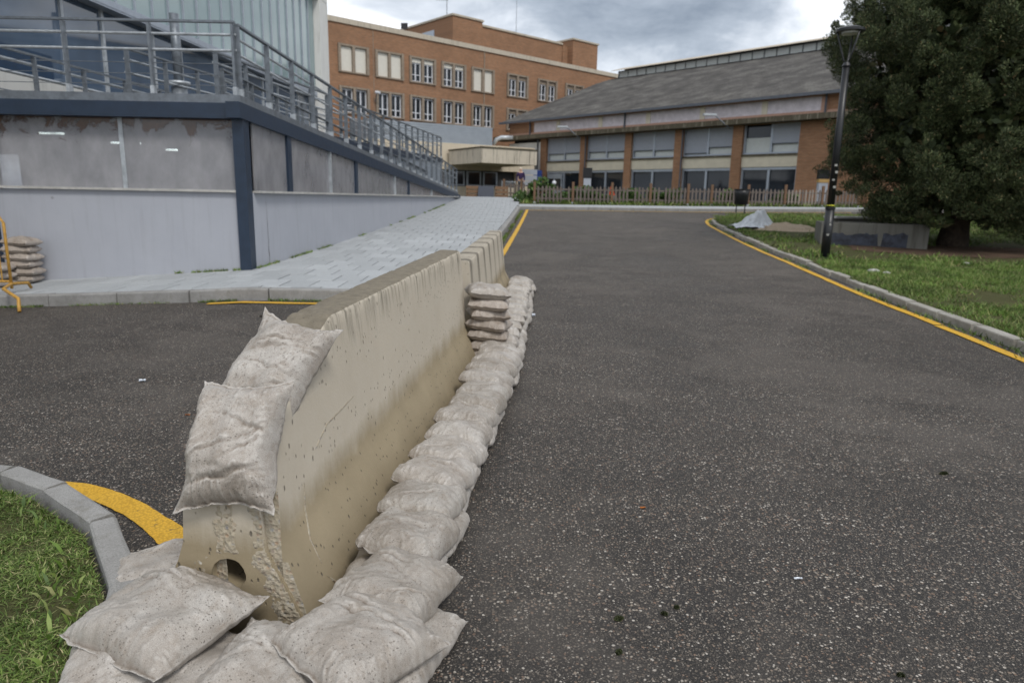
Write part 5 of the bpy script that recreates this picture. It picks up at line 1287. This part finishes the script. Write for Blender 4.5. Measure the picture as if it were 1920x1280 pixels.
# ------------------------------------------------------------------ litter bin
bp = G(1384, 392, .12); bp.z = zt(bp.x, bp.y)+.05; bp = Vector((9.55, 29.45, zt(9.55, 29.4)+.08))
lb_ = empty('litter_bin', bp, 'black litter bin on two legs at the tip of the verge', 'litter bin')
for q in (-.18, .18): MB().tube(bp+Vector((q, 0, 0)), bp+Vector((q, 0, .5)), .025, 8).build('leg', M['black'], lb_)
mb = MB(); prof = [(.36, .24), (.38, .28), (.80, .31), (.98, .32), (.98, .27), (.55, .25)]; vs = []
for z, r_ in prof:
    for i in range(20): a = 2*math.pi*i/20; vs.append((bp.x+r_*math.cos(a), bp.y+r_*.85*math.sin(a), bp.z+z))
mb.add(vs, [(i*20+j, i*20+(j+1) % 20, (i+1)*20+(j+1) % 20, (i+1)*20+j) for i in range(5) for j in range(20)]+[tuple(range(20)), tuple(range(100, 120))]); mb.build('bucket', M['black'], lb_, True)
mb = MB(); vs = [(bp.x+(.325+q)*math.cos(2*math.pi*i/20), bp.y+(.325+q)*.85*math.sin(2*math.pi*i/20), bp.z+z) for q, z in ((0, .95), (.012, .95), (.012, 1.0), (0, 1.0)) for i in range(20)]
mb.add(vs, [(i*20+j, i*20+(j+1) % 20, ((i+1) % 4)*20+(j+1) % 20, ((i+1) % 4)*20+j) for i in range(4) for j in range(20)]); mb.build('rim', M['black'], lb_)

# ------------------------------------------------------------------ planter, sand, plastic sheet
pa, pb = Vector((7.75, 17.5, 0)), Vector((10.05, 16.75, 0)); pd = (pb-pa).normalized(); pn = Vector((-pd.y, pd.x, 0)); LPn = (pb-pa).length; pz = zv(8.8, 17.1)-.1
pt_ = empty('concrete_planter', (pa.x, pa.y, pz), 'long low concrete planter with peeling dark coating under the conifer', 'planter')
def pbx(s0, s1, w0, w1, z0, z1, name, mat): return MB().obox(pa+pd*((s0+s1)/2)+pn*((w0+w1)/2)+Vector((0, 0, pz+(z0+z1)/2)), pd*((s1-s0)/2), pn*((w1-w0)/2), Vector((0, 0, (z1-z0)/2))).build(name, mat, pt_)
bevel(pbx(0, LPn, 0, .14, 0, .66, 'front_wall', M['planter']), .012); bevel(pbx(0, LPn, 1.3, 1.44, 0, .66, 'rear_wall', M['planter']), .012); pbx(0, .14, .142, 1.298, 0, .655, 'end_wall', M['planter']); pbx(LPn-.14, LPn, .142, 1.298, 0, .655, 'end_wall', M['planter'])
pbx(.1, LPn-.1, .14, 1.3, 0, .60, 'soil_fill', M['soil'])
# peeling dark coating: an irregular skin on the front face
vs = []; nn_ = 60
for i in range(nn_+1):
    s = .05+(LPn-.5)*i/nn_; t = .40+.10*nz(s*2.4, 3)+.05*nz(s*9, 5); t = .11 if abs(s-1.35) < .05 else t
    vs += [tuple(pa+pd*s+pn*-.004+Vector((0, 0, pz+z))) for z in (.08, max(.1, t))]
MB().add(vs, [(2*i, 2*i+2, 2*i+3, 2*i+1) for i in range(nn_)]).build('dark_coating', M['tar'], pt_)
# a broad lid slab on the far left of the planter
ls = D(1600, 406, 19.5); tag(bevel(MB().box(ls.x-.62, ls.x+.62, ls.y-.3, ls.y+.5, ls.z-.06, ls.z).build('cover_slab', M['ledge']), .01), 'flat pale cover slab on the ground behind the planter', 'slab'); 
MB().box(ls.x-.5, ls.x+.5, ls.y-.2, ls.y+.4, zv(ls.x, ls.y)-.1, ls.z-.062).build('plinth', M['planter'], bpy.data.objects['cover_slab'])
def heap(name, cx, cy, rx, ry, h, mat, label, cat, seed, n=26, rough=.25, base=None):
    vs = []; fs = []
    for j in range(n+1):
        for i in range(n*2):
            r_ = j/n; a = 2*math.pi*i/(n*2); x = cx+rx*r_*math.cos(a)*(1+.2*nz(math.cos(a)*2, math.sin(a)*2, seed)); y = cy+ry*r_*math.sin(a)*(1+.2*nz(math.cos(a)*2, math.sin(a)*2, seed+4))
            z = h*max(0, 1-r_**1.4)*(1+rough*nz(x*4, y*4, seed))+rough*.12*nz(x*9, y*9, seed)*(1-r_)-.02*r_
            vs.append((x, y, (base or zv)(x, y)+z))
    for j in range(n):
        for i in range(n*2): fs.append((j*n*2+i, j*n*2+(i+1) % (n*2), (j+1)*n*2+(i+1) % (n*2), (j+1)*n*2+i))
    return tag(MB().add(vs, fs).build(name, mat, None, True), label, cat)
heap('sand_heap', 8.55, 22.0, 1.35, .9, .20, M['sand'], 'low spread heap of tan sand on the verge', 'sand heap', 3)
# crumpled sheet: peaked, with folds
vs = []; n = 46; sx0, sy0 = 7.72, 22.1
for j in range(n+1):
    for i in range(n+1):
        u, v = i/n*2-1, j/n*2-1
        x = sx0+.72*u+.14*nz(v*2, 1)+.05*nz(u*4, v*4, 2); y = sy0+.55*v+.12*nz(u*2, 7)
        pk_ = .52*math.exp(-(((u-.12)/.42)**2+((v-.1)/.5)**2))+.20*math.exp(-(((u+.45)/.35)**2+(v/.6)**2))
        fold = .16*(1-2.4*abs(nz(math.atan2(v, u-.1)*2.6, 1, 3)))*min(1, math.hypot(u, v))+.07*nz(u*6, v*6, 9)
        vs.append((x, y, zv(x, y)+.03+max(0, pk_)+max(-.02, fold)*(.4+pk_)))
me = MB().add(vs, [(j*(n+1)+i, j*(n+1)+i+1, (j+1)*(n+1)+i+1, (j+1)*(n+1)+i) for j in range(n) for i in range(n)])
tag(me.build('plastic_sheet', M['plastic'], None, True), 'crumpled white plastic sheet peaked over a pile on the verge', 'plastic sheet')

# ------------------------------------------------------------------ information pillars by the fence
def pillar(px, ptop, pbot, Y, wd, label, band):
    a, b = D(px, ptop, Y), D(px, pbot, Y); zb = zt(a.x, Y)+.1
    r_ = empty('information_pillar', (a.x, Y, zb), label, 'information pillar', 'information pillars')
    hh = a.z-zb; z1 = b.z
    MB().box(a.x-wd/2, a.x+wd/2, Y-.12, Y+.12, zb, z1-(.18 if band else 0)).build('body', M['shutter'], r_)
    if band: MB().box(a.x-wd/2-.03, a.x+wd/2+.03, Y-.14, Y+.14, z1-.178, z1-.002).build('tan_band', M['tan'], r_)
    MB().box(a.x-wd/2-.04, a.x+wd/2+.04, Y-.14, Y+.14, z1, a.z).build('head', M['black'], r_)
pillar(1102, 315, 334, 37, .38, 'grey information pillar with black head left of centre before the wing', False)
pillar(1545, 318, 336, 36.5, .48, 'grey information pillar with black head and tan band beside the lamp post', True)
# ------------------------------------------------------------------ clutter by the end of the ramp
q = D(911, 375, 38); qz = zt(q.x, 38)+.1
tag(MB().add([(q.x-.45, 37.9, qz), (q.x+.45, 37.9, qz), (q.x+.42, 38.2, qz+.62), (q.x-.42, 38.2, qz+.62), (q.x-.45, 37.96, qz), (q.x+.45, 37.96, qz), (q.x+.42, 38.26, qz+.62), (q.x-.42, 38.26, qz+.62)], [(0, 1, 2, 3), (7, 6, 5, 4), (0, 4, 5, 1), (1, 5, 6, 2), (2, 6, 7, 3), (3, 7, 4, 0)]).build('leaning_board', M['slate']), 'dark board leaning by the end of the ramp', 'board')
for k, (dx, lb) in enumerate(((-.75, 'left brown timber crate beside the dark board'), (.85, 'right brown timber crate beside the dark board'))):
    cr = empty('timber_crate', (q.x+dx, 38.4, qz), lb, 'crate', 'timber crates')
    for h_ in (0, .22, .44):
        MB().box(q.x+dx-.35, q.x+dx+.35, 38.2, 38.24, qz+h_, qz+h_+.17).build('slat', M['woodbox'], cr); MB().box(q.x+dx-.35, q.x+dx+.35, 38.7, 38.74, qz+h_, qz+h_+.17).build('slat', M['woodbox'], cr)
    for u in (-.33, .27): MB().box(q.x+dx+u, q.x+dx+u+.06, 38.242, 38.698, qz, qz+.62).build('side', M['woodbox'], cr)
q = D(953, 372, 39); gr = empty('wire_gate', (q.x, 39, zt(q.x, 39)+.1), 'pale wire gate left of the short picket fence', 'gate'); gz = zt(q.x, 39)+.1
for u in (-.36, .36): MB().tube((q.x+u, 39, gz), (q.x+u, 39, gz+.9), .025, 8).build('gate_post', M['galv_light'], gr)
for u in lin(-.32, .32, 8): MB().tube((q.x+u, 39, gz+.06), (q.x+u, 39, gz+.86), .009, 6).build('wire', M['galv_light'], gr)
for h_ in (.06, .86): MB().tube((q.x-.36, 39, gz+h_), (q.x+.36, 39, gz+h_), .015, 6).build('gate_rail', M['galv_light'], gr)
q = D(1147, 352, 35); tcone = empty('traffic_cone', (q.x, 35, q.z-.32), 'small orange cone behind the picket fence', 'traffic cone')
MB().tube((q.x, 35, q.z-.32), (q.x, 35, q.z+.14), .15, 14, .03).build('cone', M['red'], tcone, True); MB().box(q.x-.2, q.x+.2, 34.8, 35.2, q.z-.36, q.z-.32).build('base', M['red'], tcone)
MB().box(q.x-.25, q.x+.25, 34.75, 35.25, zt(q.x, 35)+.1, q.z-.362).build('block', M['planter'], tcone)
q = D(1039, 343, 36); gl = empty('garden_lamp', (q.x, 36, zt(q.x, 36)+.1), 'white globe garden lamp behind the left fence bays', 'lamp')
MB().tube((q.x, 36, zt(q.x, 36)+.1), (q.x, 36, q.z-.08), .025, 8).build('stem', M['black'], gl)
vs = [(q.x+.11*math.sin(t)*math.cos(a), 36+.11*math.sin(t)*math.sin(a), q.z+.11*math.cos(t)) for t in lin(.05, 3.09, 8) for a in lin(0, 2*math.pi*11/12, 11)]
MB().add(vs, [(j*12+i, j*12+(i+1) % 12, (j+1)*12+(i+1) % 12, (j+1)*12+i) for j in range(8) for i in range(12)]).build('globe', M['white'], gl, True)

# ------------------------------------------------------------------ person behind the fence
q = D(976, 345, 41); pz_ = zt(q.x, 41)+.12; pe = empty('person', (q.x, 41, pz_), 'person with light hair in dark purple top standing behind the short fence', 'person')
ph_ = 1.66
def skin(name, verts, edges, radii, mat):
    me = bpy.data.meshes.new(name); me.from_pydata([(x*ph_/1.7, y*ph_/1.7, z*ph_/1.7) for x, y, z in verts], edges, [])
    o = link(name, me, mat, pe); o.modifiers.new('skin', 'SKIN')
    for d_, r_ in zip(me.skin_vertices[0].data, radii): d_.radius = (r_, r_*.85)
    me.skin_vertices[0].data[0].use_root = True
    s_ = o.modifiers.new('sub', 'SUBSURF'); s_.levels = 2; s_.render_levels = 2; return o
bv = [(0, 0, .93), (0, 0, 1.15), (0, 0, 1.36), (0, 0, 1.46), (0, -.01, 1.56), (0, -.01, 1.68), (.17, 0, 1.39), (.23, -.02, 1.13), (.21, -.12, .93), (.20, -.16, .85), (-.17, 0, 1.39), (-.23, -.02, 1.13), (-.22, -.08, .90), (-.21, -.10, .82), (.09, 0, .86), (.10, -.01, .48), (.10, .02, .08), (.10, -.14, .04), (-.09, 0, .86), (-.10, -.01, .48), (-.10, .02, .08), (-.10, -.14, .04)]
be = [(0, 1), (1, 2), (2, 3), (3, 4), (4, 5), (2, 6), (6, 7), (7, 8), (8, 9), (2, 10), (10, 11), (11, 12), (12, 13), (0, 14), (14, 15), (15, 16), (16, 17), (0, 18), (18, 19), (19, 20), (20, 21)]
skin('body', bv, be, [.14, .13, .14, .055, .085, .075, .065, .045, .032, .03, .065, .045, .032, .03, .085, .06, .042, .035, .085, .06, .042, .035], M['skin'])
skin('top', [bv[i] for i in (0, 1, 2, 6, 7, 8, 10, 11, 12)], [(0, 1), (1, 2), (2, 3), (3, 4), (4, 5), (2, 6), (6, 7), (7, 8)], [.165, .155, .165, .085, .062, .045, .085, .062, .045], M['purple'])
skin('trousers', [bv[i] for i in (0, 14, 15, 16, 18, 19, 20)], [(0, 1), (1, 2), (2, 3), (0, 4), (4, 5), (5, 6)], [.155, .10, .075, .055, .10, .075, .055], M['slate'])
skin('hair', [(0, .03, 1.56), (0, .02, 1.64), (0, -.005, 1.70)], [(0, 1), (1, 2)], [.085, .095, .085], M['hair'])

# ------------------------------------------------------------------ yellow crowd barrier at the left edge
f0 = G(55, 586); yb_ = Vector((-6.83, 9.2, zp(-6.83, 9.6)))
cbar = empty('crowd_barrier', yb_, 'yellow tubular crowd barrier with curved foot at the left edge', 'crowd barrier')
X0, X1, yy = -9.2, -7.12, 9.62; zb = zp(-6.9, 9.62)
MB().path([(X1, yy, zb+.06), (X1, yy, zb+.98), (X1-.06, yy, zb+1.08), (X0+.06, yy, zb+1.08), (X0, yy, zb+.98), (X0, yy, zb+.06)], .02, 10).build('frame', M['yellow'], cbar, True)
MB().tube((X1, yy, zb+.16), (X0, yy, zb+.16), .018, 8).build('bottom_rail', M['yellow'], cbar)
for x in lin(X0+.12, X1-.12, 15): MB().tube((x, yy, zb+.16), (x, yy, zb+1.07), .009, 6).build('bar', M['yellow'], cbar)
for x in (X0+.25, X1-.02):
    MB().path([(x, yy+.42, zb+.02), (x, yy+.36, zb+.10), (x+.02, yy, zb+.13), (x+.26, yy-.48, zb+.12), (x+.62, yy-.72, zb+.03), (x+.70, yy-.84, zroad(x+.7, yy-.84)+.02)], .022, 10).build('foot', M['yellow'], cbar, True)

# ------------------------------------------------------------------ litter and moss on the road
def litter(name, px, py, sx, sy, sz, mat, label, cat, rz=0., group=None):
    p = G(px, py); z = zroad(p.x, p.y)+.004; c, s = math.cos(rz), math.sin(rz); vs = []; n = 6
    for k in (0, 1):
        for j in range(n+1):
            for i in range(n+1):
                u, v = i/n-.5, j/n-.5; x, y = u*sx, v*sy; vs.append((p.x+x*c-y*s, p.y+x*s+y*c, z+k*sz*.35+sz*.65*abs(nz(u*3+px, v*3, py))))
    m_ = (n+1)**2; fs = [(j*(n+1)+i, j*(n+1)+i+1, (j+1)*(n+1)+i+1, (j+1)*(n+1)+i) for j in range(n) for i in range(n)]
    fs += [tuple(q+m_ for q in reversed(f)) for f in fs]
    return tag(MB().add(vs, fs).build(name, mat, None, True), label, cat, group)
litter('paper_scrap', 990, 592, .16, .09, .04, M['paper'], 'folded pale blue paper beside the far sandbag row', 'litter', -.5)
litter('paper_scrap', 267, 715, .045, .03, .02, M['paper'], 'tiny white and yellow scrap on the asphalt left of the barrier', 'litter', .4)
litter('cigarette_butt', 1496, 1087, .035, .008, .008, M['paper'], 'white cigarette butt on the asphalt at lower right', 'litter', .1)
litter('fallen_leaf', 352, 780, .03, .012, .006, M['orange'], 'small orange leaf on the asphalt left of the leaning bags', 'leaf', .2)
litter('fallen_leaf', 1205, 953, .03, .012, .006, M['orange'], 'small orange leaf on the asphalt right of the sandbag row', 'leaf', .2)
litter('twig', 495, 594, .10, .03, .02, M['bark'], 'dark twig on the asphalt behind the pointed sandbag', 'twig', .3)
def moss(px, py, r_, label):
    p = G(px, py); root = empty('moss_clump', (p.x, p.y, zroad(p.x, p.y)), label, 'moss', 'moss clumps on the road')
    leaf_cloud('tuft', [(Vector((p.x+random.uniform(-.45, .45)*r_, p.y+random.uniform(-.35, .35)*r_, zroad(p.x, p.y)+.004)), r_*.45, 70) for _ in range(5)], .009, M['moss'], root)
moss(1160, 1163, .02, 'dark moss clump on the asphalt near the bottom centre'); moss(1246, 1153, .014, 'small moss clump right of the bottom centre one'); moss(1160, 1228, .017, 'moss clump nearest the bottom edge in the centre')
moss(1690, 1270, .014, 'moss clump at the bottom edge on the right'); moss(1268, 1140, .012, 'tiny moss speck beside the small clump'); moss(1770, 890, .03, 'flat dark moss streak on the right of the road')
def stone(px, py, r_, label, mat='ledge'):
    p = G(px, py, .1); z = zv(p.x, p.y); vs = []
    for t in lin(.1, 3.0, 5):
        for a in lin(0, 2*math.pi*9/10, 9): k = 1+.3*nz(math.cos(a)*2, math.sin(a)*2, t+px); vs.append((p.x+r_*k*math.sin(t)*math.cos(a), p.y+r_*.8*k*math.sin(t)*math.sin(a), z+.02+r_*.45*math.cos(t)))
    tag(MB().add(vs, [(j*10+i, j*10+(i+1) % 10, (j+1)*10+(i+1) % 10, (j+1)*10+i) for j in range(5) for i in range(10)]+[tuple(range(10)), tuple(range(50, 60))]).build('stone', M[mat], None, True), label, 'stone')
stone(1638, 512, .11, 'pale stone lying in the verge grass right of the lamp post'); stone(1662, 516, .07, 'smaller pale stone beside the other one in the verge'); stone(1811, 500, .07, 'pale stone in the bare patch below the conifer')
